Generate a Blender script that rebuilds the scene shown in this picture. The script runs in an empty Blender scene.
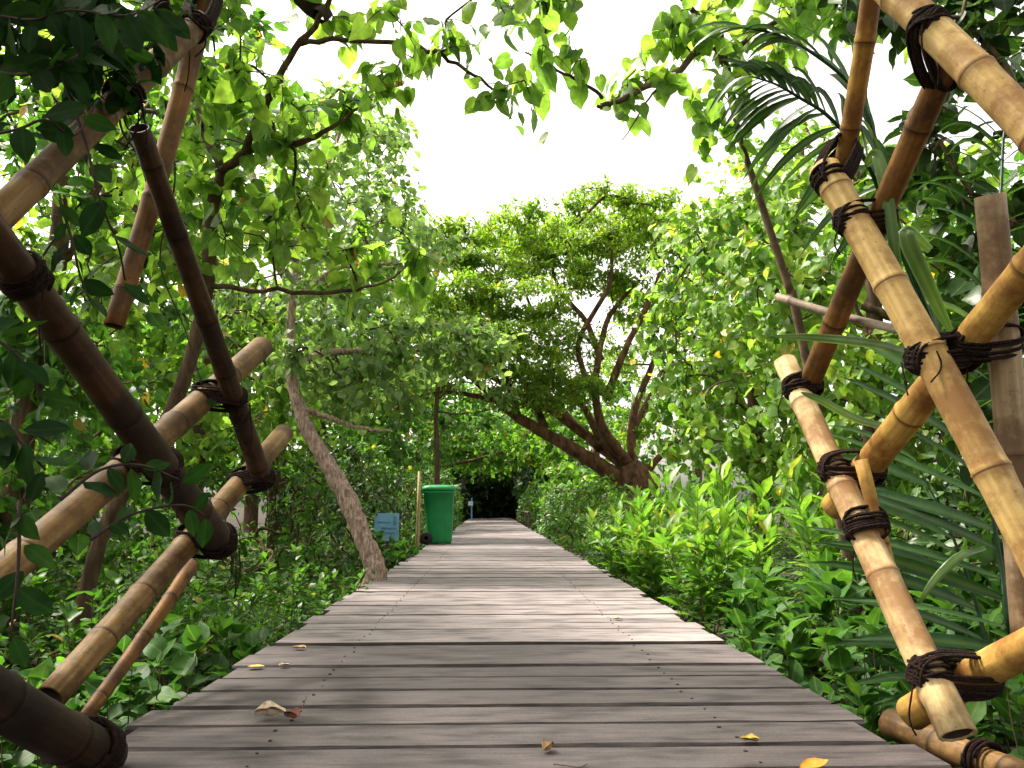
import bpy, bmesh, math, random
import numpy as np
from mathutils import Vector, Matrix, Euler

R = math.radians
random.seed(7)
rng = np.random.default_rng(11)
scene = bpy.context.scene
COL = scene.collection

# ------------------------------------------------------------------ camera
CAM = np.array([0.0, 0.0, 0.60])
FPX = 800.0
PITCH, YAW = math.atan(122 / FPX), math.atan(22 / FPX)
cd = bpy.data.cameras.new("camera")
cam = bpy.data.objects.new("camera", cd)
COL.objects.link(cam)
cam.location = CAM
cam.rotation_euler = Euler((R(90) + PITCH, 0, -YAW), 'XYZ')
cd.sensor_fit = 'HORIZONTAL'
cd.sensor_width = 36.0
cd.lens = 36.0 * FPX / 1024
cd.clip_start, cd.clip_end = 0.02, 3000
scene.camera = cam

# ------------------------------------------------------------------ light
SUN_EL, SUN_AZ = R(58), R(-62)          # azimuth measured from +Y towards +X: the light comes from the upper left
world = bpy.data.worlds.new("World")
scene.world = world
world.use_nodes = True
wt = world.node_tree
wt.nodes.clear()
sky = wt.nodes.new('ShaderNodeTexSky')
sky.sky_type = 'NISHITA'
sky.sun_disc = False
sky.sun_elevation = SUN_EL
sky.sun_rotation = SUN_AZ
sky.air_density = 1.0
sky.dust_density = 5.0
sky.ozone_density = 1.0
hs = wt.nodes.new('ShaderNodeHueSaturation')
hs.inputs['Saturation'].default_value = 0.2
bg = wt.nodes.new('ShaderNodeBackground')
bg.inputs['Strength'].default_value = 0.15
wo = wt.nodes.new('ShaderNodeOutputWorld')
wt.links.new(sky.outputs[0], hs.inputs['Color'])
warm = wt.nodes.new('ShaderNodeMix')                 # thin bright overcast: the blue is mostly veiled
warm.data_type = 'RGBA'
warm.blend_type = 'MULTIPLY'
warm.inputs[0].default_value = 1.0
warm.inputs[7].default_value = (1.06, 0.99, 0.90, 1)
wt.links.new(hs.outputs[0], warm.inputs[6])
wt.links.new(warm.outputs[2], bg.inputs['Color'])
wt.links.new(bg.outputs[0], wo.inputs['Surface'])
sl = bpy.data.lights.new("sun", 'SUN')
sl.energy = 3.2
sl.angle = R(8)
sl.color = (1.0, 0.92, 0.78)
sun = bpy.data.objects.new("sun", sl)
COL.objects.link(sun)
sd = Vector((math.sin(SUN_AZ) * math.cos(SUN_EL), math.cos(SUN_AZ) * math.cos(SUN_EL), math.sin(SUN_EL)))
sun.rotation_euler = sd.to_track_quat('Z', 'Y').to_euler()
sun.location = sd * 60
scene.view_settings.view_transform = 'Standard'
scene.view_settings.look = 'None'
scene.view_settings.gamma = 1.0
scene.view_settings.use_curve_mapping = False
scene.view_settings.exposure = 1.75
scene.cycles.max_bounces = 5
scene.cycles.transmission_bounces = 3
scene.cycles.diffuse_bounces = 2

# ------------------------------------------------------------------ helpers
_rot = np.array(cam.rotation_euler.to_matrix())


def ray(px, py):
    v = np.array([(px - 512) / FPX, -(py - 384) / FPX, -1.0])
    return _rot @ v


def P(px, py, d):
    """world point that the photograph shows at (px, py), d metres along the path"""
    r = ray(px, py)
    return CAM + r * (d / r[1])


def unit(v):
    v = np.asarray(v, float)
    return v / np.maximum(np.linalg.norm(v, axis=-1, keepdims=True), 1e-9)


def tag(o, label=None, cat=None, group=None, kind=None):
    if label:
        o['label'] = label
    if cat:
        o['category'] = cat
    if group:
        o['group'] = group
    if kind:
        o['kind'] = kind
    return o


def empty(name, loc, label=None, cat=None, group=None):
    o = bpy.data.objects.new(name, None)
    o.empty_display_size = 0.2
    COL.objects.link(o)
    o.location = tuple(loc)
    return tag(o, label, cat, group)


class MB:
    """collects vertices and faces of one mesh"""

    def __init__(self):
        self.v, self.f, self.m, self.n = [], [], [], 0
        self.att = []

    def add(self, verts, faces, mat=0, att=0.0):
        verts = np.asarray(verts, float)
        self.v.append(verts)
        self.f.extend([tuple(i + self.n for i in f) for f in faces])
        self.m.extend([mat] * len(faces))
        self.att.append(np.full(len(verts), att) if np.isscalar(att) else np.asarray(att, float))
        self.n += len(verts)

    def tube(self, pts, rad, sides=8, mat=0, cap=True, att=0.0, twist=0.0, lump=0.0):
        pts = np.asarray(pts, float)
        n = len(pts)
        rad = np.full(n, rad) if np.isscalar(rad) else np.asarray(rad, float)
        tan = np.gradient(pts, axis=0)
        tan = unit(tan)
        ref = np.array([0, 0, 1.0]) if abs(tan[0][2]) < 0.9 else np.array([1.0, 0, 0])
        u = unit(np.cross(tan[0], ref))
        vs = []
        a = np.arange(sides) * 2 * math.pi / sides
        for i in range(n):
            u = unit(u - tan[i] * np.dot(u, tan[i]))
            w = np.cross(tan[i], u)
            r = rad[i] * (1 + (lump * rng.uniform(-1, 1, sides) if lump else 0))
            aa = a + twist * i
            vs.append(pts[i] + (np.cos(aa) * r)[:, None] * u + (np.sin(aa) * r)[:, None] * w)
        vs = np.concatenate(vs)
        fs = []
        for i in range(n - 1):
            for j in range(sides):
                k = (j + 1) % sides
                fs.append((i * sides + j, i * sides + k, (i + 1) * sides + k, (i + 1) * sides + j))
        if cap:
            fs.append(tuple(range(sides - 1, -1, -1)))
            fs.append(tuple((n - 1) * sides + j for j in range(sides)))
        self.add(vs, fs, mat, att if np.isscalar(att) else np.repeat(att, sides))

    def box(self, lo, hi, mat=0, att=0.0):
        x0, y0, z0 = lo
        x1, y1, z1 = hi
        v = [(x0, y0, z0), (x1, y0, z0), (x1, y1, z0), (x0, y1, z0), (x0, y0, z1), (x1, y0, z1), (x1, y1, z1), (x0, y1, z1)]
        f = [(0, 3, 2, 1), (4, 5, 6, 7), (0, 1, 5, 4), (1, 2, 6, 5), (2, 3, 7, 6), (3, 0, 4, 7)]
        self.add(v, f, mat, att)

    def build(self, name, mats, parent=None, smooth=True, origin=None):
        me = bpy.data.meshes.new(name)
        v = np.concatenate(self.v)
        org = np.zeros(3)
        if parent is not None:
            org = np.array(parent.matrix_world.translation) if parent.parent else np.array(parent.location)
            if parent.parent is not None:
                org = np.array(parent.location)
                q = parent.parent
                while q is not None:
                    org = org + np.array(q.location)
                    q = q.parent
        elif origin is not None:
            org = np.asarray(origin, float)
        me.from_pydata((v - org).tolist(), [], self.f)
        for m in (mats if isinstance(mats, (list, tuple)) else [mats]):
            me.materials.append(m)
        me.polygons.foreach_set('material_index', np.array(self.m, dtype=np.int32))
        if smooth:
            me.polygons.foreach_set('use_smooth', np.ones(len(self.f), bool))
        at = me.attributes.new('rnd', 'FLOAT', 'POINT')
        at.data.foreach_set('value', np.concatenate(self.att).astype(np.float32))
        me.update()
        o = bpy.data.objects.new(name, me)
        COL.objects.link(o)
        if parent is not None:
            o.parent = parent
        elif origin is not None:
            o.location = tuple(org)
        return o


# leaf templates: (vertices (u along, v across), faces)
def _sym(mid, side, faces):
    V = [(u, 0.0) for u in mid] + [(u, w) for u, w in side] + [(u, -w) for u, w in side]
    nm, ns = len(mid), len(side)
    F = []
    for f in faces:
        F.append(tuple(f))
        F.append(tuple(reversed([i if i < nm else i + ns for i in f])))
    return np.array(V), F


HEART = _sym((0, .22, .5, .78, 1.05), ((-.10, .14), (-.06, .32), (.12, .45), (.36, .47), (.60, .37), (.82, .17)),
             ((0, 5, 6), (0, 6, 7, 1), (1, 7, 8, 2), (2, 8, 9, 3), (3, 9, 10), (3, 10, 4)))
OVAL2 = _sym((0, .25, .5, .75, 1.0), ((.12, .15), (.3, .24), (.5, .27), (.7, .22), (.88, .10)), ((0, 5, 1), (1, 5, 6), (1, 6, 7, 2), (2, 7, 8, 3), (3, 8, 9), (3, 9, 4)))
OVAL = _sym((0, .35, .7, 1.0), ((.22, .21), (.55, .26), (.82, .14)), ((0, 4, 1), (1, 4, 5, 2), (2, 5, 6), (2, 6, 3)))
LANCE = _sym((0, .35, .7, 1.0), ((.28, .14), (.62, .155)), ((0, 4, 1), (1, 4, 5, 2), (2, 5, 3)))
SMALL = _sym((0, .5, 1.0), ((.4, .24),), ((0, 3, 1), (1, 3, 2)))
BLADE = _sym((0, .15, .5, .8, 1.0), ((.15, .035), (.5, .045), (.8, .025)), ((0, 5, 1), (1, 5, 6, 2), (2, 6, 7, 3), (3, 7, 4)))


class Leaves:
    def __init__(self, tpl, fold=0.25, curl=0.3):
        self.tpl, self.fold, self.curl = tpl, fold, curl
        self.p, self.a, self.n, self.s, self.r = [], [], [], [], []

    def add(self, pos, axis, nor, size, rnd=None):
        pos = np.atleast_2d(pos)
        k = len(pos)
        self.p.append(pos)
        self.a.append(np.broadcast_to(axis, (k, 3)))
        self.n.append(np.broadcast_to(nor, (k, 3)))
        self.s.append(np.broadcast_to(size, (k,)))
        self.r.append(rng.uniform(0, 1, k) if rnd is None else np.broadcast_to(rnd, (k,)))

    def arrays(self):
        p = np.concatenate(self.p); a = unit(np.concatenate(self.a)); n = np.concatenate(self.n)
        s = np.concatenate(self.s); r = np.concatenate(self.r)
        n = unit(n - a * np.sum(a * n, axis=1, keepdims=True))
        b = np.cross(n, a)
        V, F = self.tpl
        K, N = len(V), len(p)
        fold = self.fold * rng.uniform(0.2, 1.6, (N, 1))
        curl = self.curl * rng.uniform(-0.3, 1.5, (N, 1))
        u = V[:, 0][None, :]; v = V[:, 1][None, :] * rng.uniform(.85, 1.12, (N, 1))
        side = rng.uniform(-0.12, 0.12, (N, 1)) * u * u
        w = fold * np.abs(v) - curl * u * u + rng.uniform(-.05, .05, (N, K))
        X = p[:, None, :] + s[:, None, None] * (u[..., None] * a[:, None, :] + (v + side)[..., None] * b[:, None, :] + w[..., None] * n[:, None, :])
        return X.reshape(-1, 3), np.repeat(r, K), np.tile(np.abs(V[:, 1]), N), N, K, F

    def build(self, name, mat, parent=None, origin=None, extra=None):
        """extra: an MB of twigs put in the same mesh as a second material"""
        X, r, mid, N, K, F = self.arrays()
        org = np.zeros(3)
        if parent is not None:
            q = parent
            while q is not None:
                org = org + np.array(q.location)
                q = q.parent
        elif origin is not None:
            org = np.asarray(origin, float)
        base = (np.arange(N) * K)[:, None]
        fl = np.array([i for f in F for i in f])
        loops = (base + fl[None, :]).ravel()
        tot = np.tile(np.array([len(f) for f in F]), N)
        matidx = np.zeros(len(tot), np.int32)
        if extra is not None and extra.n:
            ev = np.concatenate(extra.v)
            el = np.array([i + len(X) for f in extra.f for i in f])
            et = np.array([len(f) for f in extra.f])
            X = np.concatenate([X, ev]); r = np.concatenate([r, np.zeros(len(ev))]); mid = np.concatenate([mid, np.zeros(len(ev))])
            loops = np.concatenate([loops, el]); tot = np.concatenate([tot, et])
            matidx = np.concatenate([matidx, np.ones(len(et), np.int32)])
        start = np.concatenate([[0], np.cumsum(tot)[:-1]])
        me = bpy.data.meshes.new(name)
        me.vertices.add(len(X)); me.loops.add(len(loops)); me.polygons.add(len(tot))
        me.vertices.foreach_set('co', (X - org).astype(np.float32).ravel())
        me.loops.foreach_set('vertex_index', loops.astype(np.int32))
        me.polygons.foreach_set('loop_start', start.astype(np.int32))
        me.polygons.foreach_set('material_index', matidx)
        me.polygons.foreach_set('use_smooth', np.ones(len(tot), bool))
        me.update(calc_edges=True)
        at = me.attributes.new('rnd', 'FLOAT', 'POINT'); at.data.foreach_set('value', r.astype(np.float32))
        at = me.attributes.new('mid', 'FLOAT', 'POINT'); at.data.foreach_set('value', mid.astype(np.float32))
        me.materials.append(mat)
        if extra is not None:
            me.materials.append(M['twig'])
        o = bpy.data.objects.new(name, me)
        COL.objects.link(o)
        if parent is not None:
            o.parent = parent
        elif origin is not None:
            o.location = tuple(org)
        return o


# ------------------------------------------------------------------ materials
M = {}


def new_mat(name):
    m = bpy.data.materials.new(name)
    m.use_nodes = True
    t = m.node_tree
    t.nodes.clear()
    return m, t, (lambda k: t.nodes.new('ShaderNode' + k)), t.links.new


def ramp(N, stops):
    r = N('ValToRGB')
    e = r.color_ramp.elements
    while len(e) < len(stops):
        e.new(0.5)
    for el, (p, c) in zip(e, stops):
        el.position = p
        el.color = (*c, 1)
    return r


def leaf_mat(name, stops, trans=0.45, rough=0.42, tcol=(1.9, 2.0, 0.9), rib=0.35, spec=.3):
    m, t, N, L = new_mat(name)
    out = N('OutputMaterial')
    at = N('Attribute'); at.attribute_name = 'rnd'
    rp = ramp(N, stops); L(at.outputs['Fac'], rp.inputs[0])
    md = N('Attribute'); md.attribute_name = 'mid'
    mr = N('MapRange'); mr.inputs['From Min'].default_value = 0.0; mr.inputs['From Max'].default_value = 0.05
    mr.inputs['To Min'].default_value = rib; mr.inputs['To Max'].default_value = 0.0
    L(md.outputs['Fac'], mr.inputs['Value'])
    tc = N('TexCoord'); nz = N('TexNoise'); nz.inputs['Scale'].default_value = 26; nz.inputs['Detail'].default_value = 2
    L(tc.outputs['Object'], nz.inputs['Vector'])
    hv = N('HueSaturation'); L(rp.outputs[0], hv.inputs['Color'])
    mv = N('MapRange'); mv.inputs['From Min'].default_value = .3; mv.inputs['From Max'].default_value = .7
    mv.inputs['To Min'].default_value = .7; mv.inputs['To Max'].default_value = 1.25
    L(nz.outputs['Fac'], mv.inputs['Value']); L(mv.outputs[0], hv.inputs['Value'])
    mx = N('Mix'); mx.data_type = 'RGBA'
    L(mr.outputs[0], mx.inputs[0]); L(hv.outputs[0], mx.inputs[6]); mx.inputs[7].default_value = (.22, .30, .08, 1)
    b = N('BsdfPrincipled'); L(mx.outputs[2], b.inputs['Base Color'])
    b.inputs['Roughness'].default_value = rough
    b.inputs['Specular IOR Level'].default_value = spec
    tm = N('Mix'); tm.data_type = 'RGBA'; tm.blend_type = 'MULTIPLY'; tm.inputs[0].default_value = 1
    L(mx.outputs[2], tm.inputs[6]); tm.inputs[7].default_value = (*tcol, 1)
    tr = N('BsdfTranslucent'); L(tm.outputs[2], tr.inputs['Color'])
    ms = N('MixShader'); ms.inputs[0].default_value = trans
    L(b.outputs[0], ms.inputs[1]); L(tr.outputs[0], ms.inputs[2])
    L(ms.outputs[0], out.inputs['Surface'])
    M[name] = m
    return m


leaf_mat('leaf_heart', [(0, (.065, .13, .03)), (.35, (.09, .17, .035)), (.7, (.125, .21, .042)), (.965, (.17, .25, .05)), (.99, (.36, .27, .03)), (1, (.30, .17, .03))], .58, tcol=(2.6, 2.7, 1.2))
leaf_mat('leaf_bright', [(0, (.068, .16, .026)), (.4, (.115, .22, .032)), (.8, (.18, .285, .045)), (.975, (.22, .29, .05)), (1, (.42, .32, .03))], .48, tcol=(2.1, 2.15, 1.1))
leaf_mat('leaf_lance', [(0, (.045, .13, .018)), (.5, (.085, .20, .024)), (.92, (.16, .275, .035)), (1, (.30, .24, .05))], .42, .42, tcol=(1.8, 2.0, .9))
leaf_mat('leaf_mid', [(0, (.028, .08, .016)), (.5, (.046, .125, .022)), (.96, (.078, .17, .03)), (1, (.3, .22, .04))], .45, tcol=(2.2, 2.3, 1.0))
leaf_mat('leaf_pale', [(0, (.085, .155, .05)), (.5, (.14, .23, .08)), (.96, (.20, .29, .11)), (1, (.28, .22, .06))], .5, tcol=(2.2, 2.3, 1.2))
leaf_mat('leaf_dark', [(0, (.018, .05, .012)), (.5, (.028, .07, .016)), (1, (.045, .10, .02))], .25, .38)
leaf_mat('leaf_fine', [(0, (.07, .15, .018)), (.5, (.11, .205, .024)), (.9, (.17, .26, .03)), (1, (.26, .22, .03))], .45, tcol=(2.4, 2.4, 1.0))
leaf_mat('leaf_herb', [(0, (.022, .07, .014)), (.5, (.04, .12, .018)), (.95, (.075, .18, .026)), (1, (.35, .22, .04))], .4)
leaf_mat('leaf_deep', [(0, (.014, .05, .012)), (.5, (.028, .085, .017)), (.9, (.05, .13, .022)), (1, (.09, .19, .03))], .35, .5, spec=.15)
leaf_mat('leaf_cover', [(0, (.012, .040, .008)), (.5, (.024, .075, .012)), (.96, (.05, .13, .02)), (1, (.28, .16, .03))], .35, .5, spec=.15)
leaf_mat('leaf_palm', [(0, (.012, .045, .014)), (.6, (.025, .075, .022)), (.85, (.05, .12, .04)), (1, (.12, .20, .09))], .25, .3, rib=.25)
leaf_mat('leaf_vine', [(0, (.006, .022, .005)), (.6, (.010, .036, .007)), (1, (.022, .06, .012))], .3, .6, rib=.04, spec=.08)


def bark_mat(name, c0, c1, scale=(14, 14, 3), bump=.6, rough=.85):
    m, t, N, L = new_mat(name)
    out = N('OutputMaterial'); b = N('BsdfPrincipled'); b.inputs['Roughness'].default_value = rough
    b.inputs['Specular IOR Level'].default_value = .2
    tc = N('TexCoord'); mp = N('Mapping'); mp.inputs['Scale'].default_value = scale
    nz = N('TexNoise'); nz.inputs['Scale'].default_value = 1.6; nz.inputs['Detail'].default_value = 6; nz.inputs['Roughness'].default_value = .65
    L(tc.outputs['Object'], mp.inputs[0]); L(mp.outputs[0], nz.inputs['Vector'])
    rp = ramp(N, [(.32, c0), (.52, tuple((a + d) / 2 for a, d in zip(c0, c1))), (.68, c1)])
    L(nz.outputs['Fac'], rp.inputs[0]); L(rp.outputs[0], b.inputs['Base Color'])
    bp = N('Bump'); bp.inputs['Strength'].default_value = bump; bp.inputs['Distance'].default_value = .02
    L(nz.outputs['Fac'], bp.inputs['Height']); L(bp.outputs[0], b.inputs['Normal'])
    L(b.outputs[0], out.inputs['Surface'])
    M[name] = m


bark_mat('bark', (.035, .022, .014), (.16, .10, .06))
bark_mat('bark_pale', (.15, .085, .065), (.68, .50, .41), (30, 30, 9), 1.0)
bark_mat('bark_warm', (.03, .016, .009), (.22, .115, .055), (6, 6, 2.5), .9)
bark_mat('twig', (.05, .03, .018), (.17, .11, .07), (9, 9, 9), .2)
bark_mat('twig_dark', (.02, .013, .014), (.07, .045, .04), (9, 9, 9), .2)
bark_mat('soil', (.007, .006, .004), (.034, .026, .014), (3, 3, 3), .8, .95)
bark_mat('rope', (.006, .003, .003), (.05, .024, .018), (90, 90, 90), 1.0, .95)
bark_mat('worn_edge', (.02, .016, .017), (.085, .07, .07), (4, 25, 25), .4)
bark_mat('old_timber', (.05, .04, .035), (.17, .13, .11), (6, 20, 20), .4)


def bamboo_mat(name, base, dark, pale, streak=.5):
    m, t, N, L = new_mat(name)
    out = N('OutputMaterial'); b = N('BsdfPrincipled'); b.inputs['Specular IOR Level'].default_value = .22
    tc = N('TexCoord')
    mp = N('Mapping'); mp.inputs['Scale'].default_value = (70, 70, 2.2)
    oi = N('ObjectInfo')
    L(tc.outputs['Object'], mp.inputs[0])
    n1 = N('TexNoise'); n1.inputs['Scale'].default_value = 1; n1.inputs['Detail'].default_value = 4
    L(mp.outputs[0], n1.inputs['Vector'])
    n2 = N('TexNoise'); n2.noise_dimensions = '4D'; n2.inputs['Scale'].default_value = 5; n2.inputs['Detail'].default_value = 5
    n2.inputs['Roughness'].default_value = .7
    mw = N('Math'); mw.operation = 'MULTIPLY'; mw.inputs[1].default_value = 40
    L(oi.outputs['Random'], mw.inputs[0]); L(mw.outputs[0], n2.inputs['W']); L(tc.outputs['Object'], n2.inputs['Vector'])
    r1 = ramp(N, [(.3, tuple(c * (1 - streak * .6) for c in base)), (.55, base), (.75, pale)])
    L(n1.outputs['Fac'], r1.inputs[0])
    r2 = ramp(N, [(.43, (0, 0, 0)), (.565, (1, 1, 1))]); L(n2.outputs['Fac'], r2.inputs[0])
    mx = N('Mix'); mx.data_type = 'RGBA'
    mf = N('Math'); mf.operation = 'MULTIPLY'; mf.inputs[1].default_value = .85
    L(r2.outputs[0], mf.inputs[0]); L(mf.outputs[0], mx.inputs[0]); L(r1.outputs[0], mx.inputs[6]); mx.inputs[7].default_value = (*dark, 1)
    at = N('Attribute'); at.attribute_name = 'rnd'          # growth rings: 1 on the dark line, .5 on the waxy band, 0 elsewhere
    rr = ramp(N, [(0, (0, 0, 0)), (.45, (0, 0, 0)), (1, (1, 1, 1))]); L(at.outputs['Fac'], rr.inputs[0])
    mx2 = N('Mix'); mx2.data_type = 'RGBA'; L(rr.outputs[0], mx2.inputs[0]); L(mx.outputs[2], mx2.inputs[6])
    mx2.inputs[7].default_value = (dark[0] * .55, dark[1] * .5, dark[2] * .5, 1)
    # small dark specks
    vo = N('TexVoronoi'); vo.inputs['Scale'].default_value = 38; L(tc.outputs['Object'], vo.inputs['Vector'])
    rv = ramp(N, [(.05, (1, 1, 1)), (.13, (0, 0, 0))]); L(vo.outputs['Distance'], rv.inputs[0])
    mx3 = N('Mix'); mx3.data_type = 'RGBA'; ms = N('Math'); ms.operation = 'MULTIPLY'; ms.inputs[1].default_value = .55
    L(rv.outputs[0], ms.inputs[0]); L(ms.outputs[0], mx3.inputs[0]); L(mx2.outputs[2], mx3.inputs[6]); mx3.inputs[7].default_value = (*[c * .5 for c in dark], 1)
    n6 = N('TexNoise'); n6.noise_dimensions = '4D'; n6.inputs['Scale'].default_value = 16; n6.inputs['Detail'].default_value = 6; n6.inputs['Roughness'].default_value = .75
    L(mw.outputs[0], n6.inputs['W']); L(tc.outputs['Object'], n6.inputs['Vector'])
    r6 = ramp(N, [(.52, (0, 0, 0)), (.68, (.8, .8, .8))]); L(n6.outputs['Fac'], r6.inputs[0])
    mx6 = N('Mix'); mx6.data_type = 'RGBA'; L(r6.outputs[0], mx6.inputs[0]); L(mx3.outputs[2], mx6.inputs[6]); mx6.inputs[7].default_value = (dark[0] * 1.1, dark[1] * 1.25, dark[2] * 1.5, 1)
    L(mx6.outputs[2], b.inputs['Base Color'])
    rg = N('MapRange'); rg.inputs['To Min'].default_value = .42; rg.inputs['To Max'].default_value = .75
    L(n2.outputs['Fac'], rg.inputs['Value']); L(rg.outputs[0], b.inputs['Roughness'])
    bp = N('Bump'); bp.inputs['Strength'].default_value = .25; bp.inputs['Distance'].default_value = .004
    L(n1.outputs['Fac'], bp.inputs['Height']); L(bp.outputs[0], b.inputs['Normal'])
    L(b.outputs[0], out.inputs['Surface'])
    M[name] = m


bamboo_mat('bamboo_yellow', (.50, .30, .07), (.19, .075, .018), (.62, .42, .14))
bamboo_mat('bamboo_tan', (.54, .38, .17), (.25, .12, .04), (.68, .55, .33))
bamboo_mat('bamboo_cream', (.58, .43, .21), (.24, .115, .045), (.70, .60, .40))
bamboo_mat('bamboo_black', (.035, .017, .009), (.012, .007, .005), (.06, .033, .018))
bamboo_mat('bamboo_straw', (.53, .35, .125), (.21, .095, .03), (.66, .50, .24))
bamboo_mat('bamboo_weathered', (.36, .255, .15), (.14, .08, .045), (.46, .36, .25))
bamboo_mat('bamboo_gold', (.36, .18, .035), (.13, .05, .012), (.46, .27, .07))
bamboo_mat('bamboo_brown', (.22, .10, .025), (.06, .028, .012), (.30, .16, .05))
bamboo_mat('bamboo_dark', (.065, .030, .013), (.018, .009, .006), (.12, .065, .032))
bamboo_mat('bamboo_grey', (.34, .27, .20), (.13, .085, .06), (.45, .38, .30))
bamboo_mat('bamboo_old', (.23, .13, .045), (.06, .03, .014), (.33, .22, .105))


def plain(name, col, rough=.5, noise=.0, scale=8, bump=0):
    m, t, N, L = new_mat(name)
    out = N('OutputMaterial'); b = N('BsdfPrincipled'); b.inputs['Roughness'].default_value = rough
    tc = N('TexCoord'); nz = N('TexNoise'); nz.inputs['Scale'].default_value = scale; nz.inputs['Detail'].default_value = 5
    L(tc.outputs['Object'], nz.inputs['Vector'])
    rp = ramp(N, [(.3, tuple(c * (1 - noise) for c in col)), (.7, tuple(min(1, c * (1 + noise)) for c in col))])
    L(nz.outputs['Fac'], rp.inputs[0]); L(rp.outputs[0], b.inputs['Base Color'])
    if bump:
        bp = N('Bump'); bp.inputs['Strength'].default_value = bump; bp.inputs['Distance'].default_value = .005
        L(nz.outputs['Fac'], bp.inputs['Height']); L(bp.outputs[0], b.inputs['Normal'])
    L(b.outputs[0], out.inputs['Surface'])
    M[name] = m


plain('bin_green', (.004, .235, .062), .5, .2, 7)
plain('bin_black', (.012, .012, .013), .6, .2, 20)
plain('sign_blue', (.22, .46, .72), .5, .15, 6)
plain('sign_ink', (.12, .25, .46), .5, .3, 20)
plain('pale_paint', (.45, .52, .60), .6, .2, 10)
plain('dry_leaf', (.42, .27, .13), .8, .45, 60, .5)
plain('pale_leaf', (.62, .50, .36), .8, .3, 60, .5)
plain('brown_leaf', (.20, .075, .035), .7, .4, 60, .5)
plain('orange_leaf', (.62, .24, .015), .55, .25, 50, .3)
plain('yellow_leaf', (.55, .38, .08), .6, .3, 50, .3)
plain('stake_wood', (.34, .24, .11), .7, .3, 30)
plain('hollow', (.045, .026, .014), .9, .3, 30)
plain('nail', (.012, .010, .010), .7, .2, 80)


def deck_mat():
    m, t, N, L = new_mat('deck_wood')
    out = N('OutputMaterial'); b = N('BsdfPrincipled')
    tc = N('TexCoord'); at = N('Attribute'); at.attribute_name = 'rnd'
    cm = N('CombineXYZ'); mm = N('Math'); mm.operation = 'MULTIPLY'; mm.inputs[1].default_value = 37.0
    L(at.outputs['Fac'], mm.inputs[0]); L(mm.outputs[0], cm.inputs[0]); L(mm.outputs[0], cm.inputs[2])
    ad = N('VectorMath'); ad.operation = 'ADD'; L(tc.outputs['Object'], ad.inputs[0]); L(cm.outputs[0], ad.inputs[1])
    mp = N('Mapping'); mp.inputs['Scale'].default_value = (2.6, 42, 10); L(ad.outputs[0], mp.inputs[0])
    n1 = N('TexNoise'); n1.inputs['Scale'].default_value = 1.4; n1.inputs['Detail'].default_value = 7; n1.inputs['Roughness'].default_value = .62
    n1.inputs['Distortion'].default_value = .5
    L(mp.outputs[0], n1.inputs['Vector'])
    mp2 = N('Mapping'); mp2.inputs['Scale'].default_value = (3.2, 9, 1); L(ad.outputs[0], mp2.inputs[0])
    n2 = N('TexNoise'); n2.inputs['Scale'].default_value = 1.7; n2.inputs['Detail'].default_value = 5; L(mp2.outputs[0], n2.inputs['Vector'])
    r1 = ramp(N, [(.25, (.100, .084, .082)), (.40, (.190, .164, .162)), (.60, (.235, .205, .203)), (.78, (.30, .266, .262))]); L(n1.outputs['Fac'], r1.inputs[0])
    r2 = ramp(N, [(.32, (.42, .40, .44)), (.50, (.92, .92, .92)), (.72, (1.2, 1.16, 1.15))]); L(n2.outputs['Fac'], r2.inputs[0])
    mx = N('Mix'); mx.data_type = 'RGBA'; mx.blend_type = 'MULTIPLY'; mx.inputs[0].default_value = 1
    L(r1.outputs[0], mx.inputs[6]); L(r2.outputs[0], mx.inputs[7])
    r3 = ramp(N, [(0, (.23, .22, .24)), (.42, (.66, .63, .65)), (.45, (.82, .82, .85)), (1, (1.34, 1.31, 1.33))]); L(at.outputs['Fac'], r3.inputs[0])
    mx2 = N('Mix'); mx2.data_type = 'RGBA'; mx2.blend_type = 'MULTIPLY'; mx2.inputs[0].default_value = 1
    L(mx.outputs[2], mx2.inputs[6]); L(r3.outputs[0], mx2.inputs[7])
    mp3 = N('Mapping'); mp3.inputs['Scale'].default_value = (1.1, 30, 4); L(ad.outputs[0], mp3.inputs[0])
    n3 = N('TexNoise'); n3.inputs['Scale'].default_value = 1.0; n3.inputs['Detail'].default_value = 3; n3.inputs['Distortion'].default_value = .4; L(mp3.outputs[0], n3.inputs['Vector'])
    r4 = ramp(N, [(.30, (.25, .24, .25)), (.36, (1, 1, 1))]); L(n3.outputs['Fac'], r4.inputs[0])
    mx4 = N('Mix'); mx4.data_type = 'RGBA'; mx4.blend_type = 'MULTIPLY'; mx4.inputs[0].default_value = 1
    L(mx2.outputs[2], mx4.inputs[6]); L(r4.outputs[0], mx4.inputs[7])
    n5 = N('TexNoise'); n5.inputs['Scale'].default_value = 190; n5.inputs['Detail'].default_value = 2; L(tc.outputs['Object'], n5.inputs['Vector'])
    r5 = ramp(N, [(.3, (.78, .78, .78)), (.7, (1.18, 1.18, 1.18))]); L(n5.outputs['Fac'], r5.inputs[0])
    mx5 = N('Mix'); mx5.data_type = 'RGBA'; mx5.blend_type = 'MULTIPLY'; mx5.inputs[0].default_value = 1
    L(mx4.outputs[2], mx5.inputs[6]); L(r5.outputs[0], mx5.inputs[7])
    L(mx5.outputs[2], b.inputs['Base Color'])
    b.inputs['Roughness'].default_value = .62
    b.inputs['Specular IOR Level'].default_value = .35
    bp = N('Bump'); bp.inputs['Strength'].default_value = .5; bp.inputs['Distance'].default_value = .004
    L(n1.outputs['Fac'], bp.inputs['Height']); L(bp.outputs[0], b.inputs['Normal'])
    L(b.outputs[0], out.inputs['Surface'])
    M['deck_wood'] = m


deck_mat()

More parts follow.
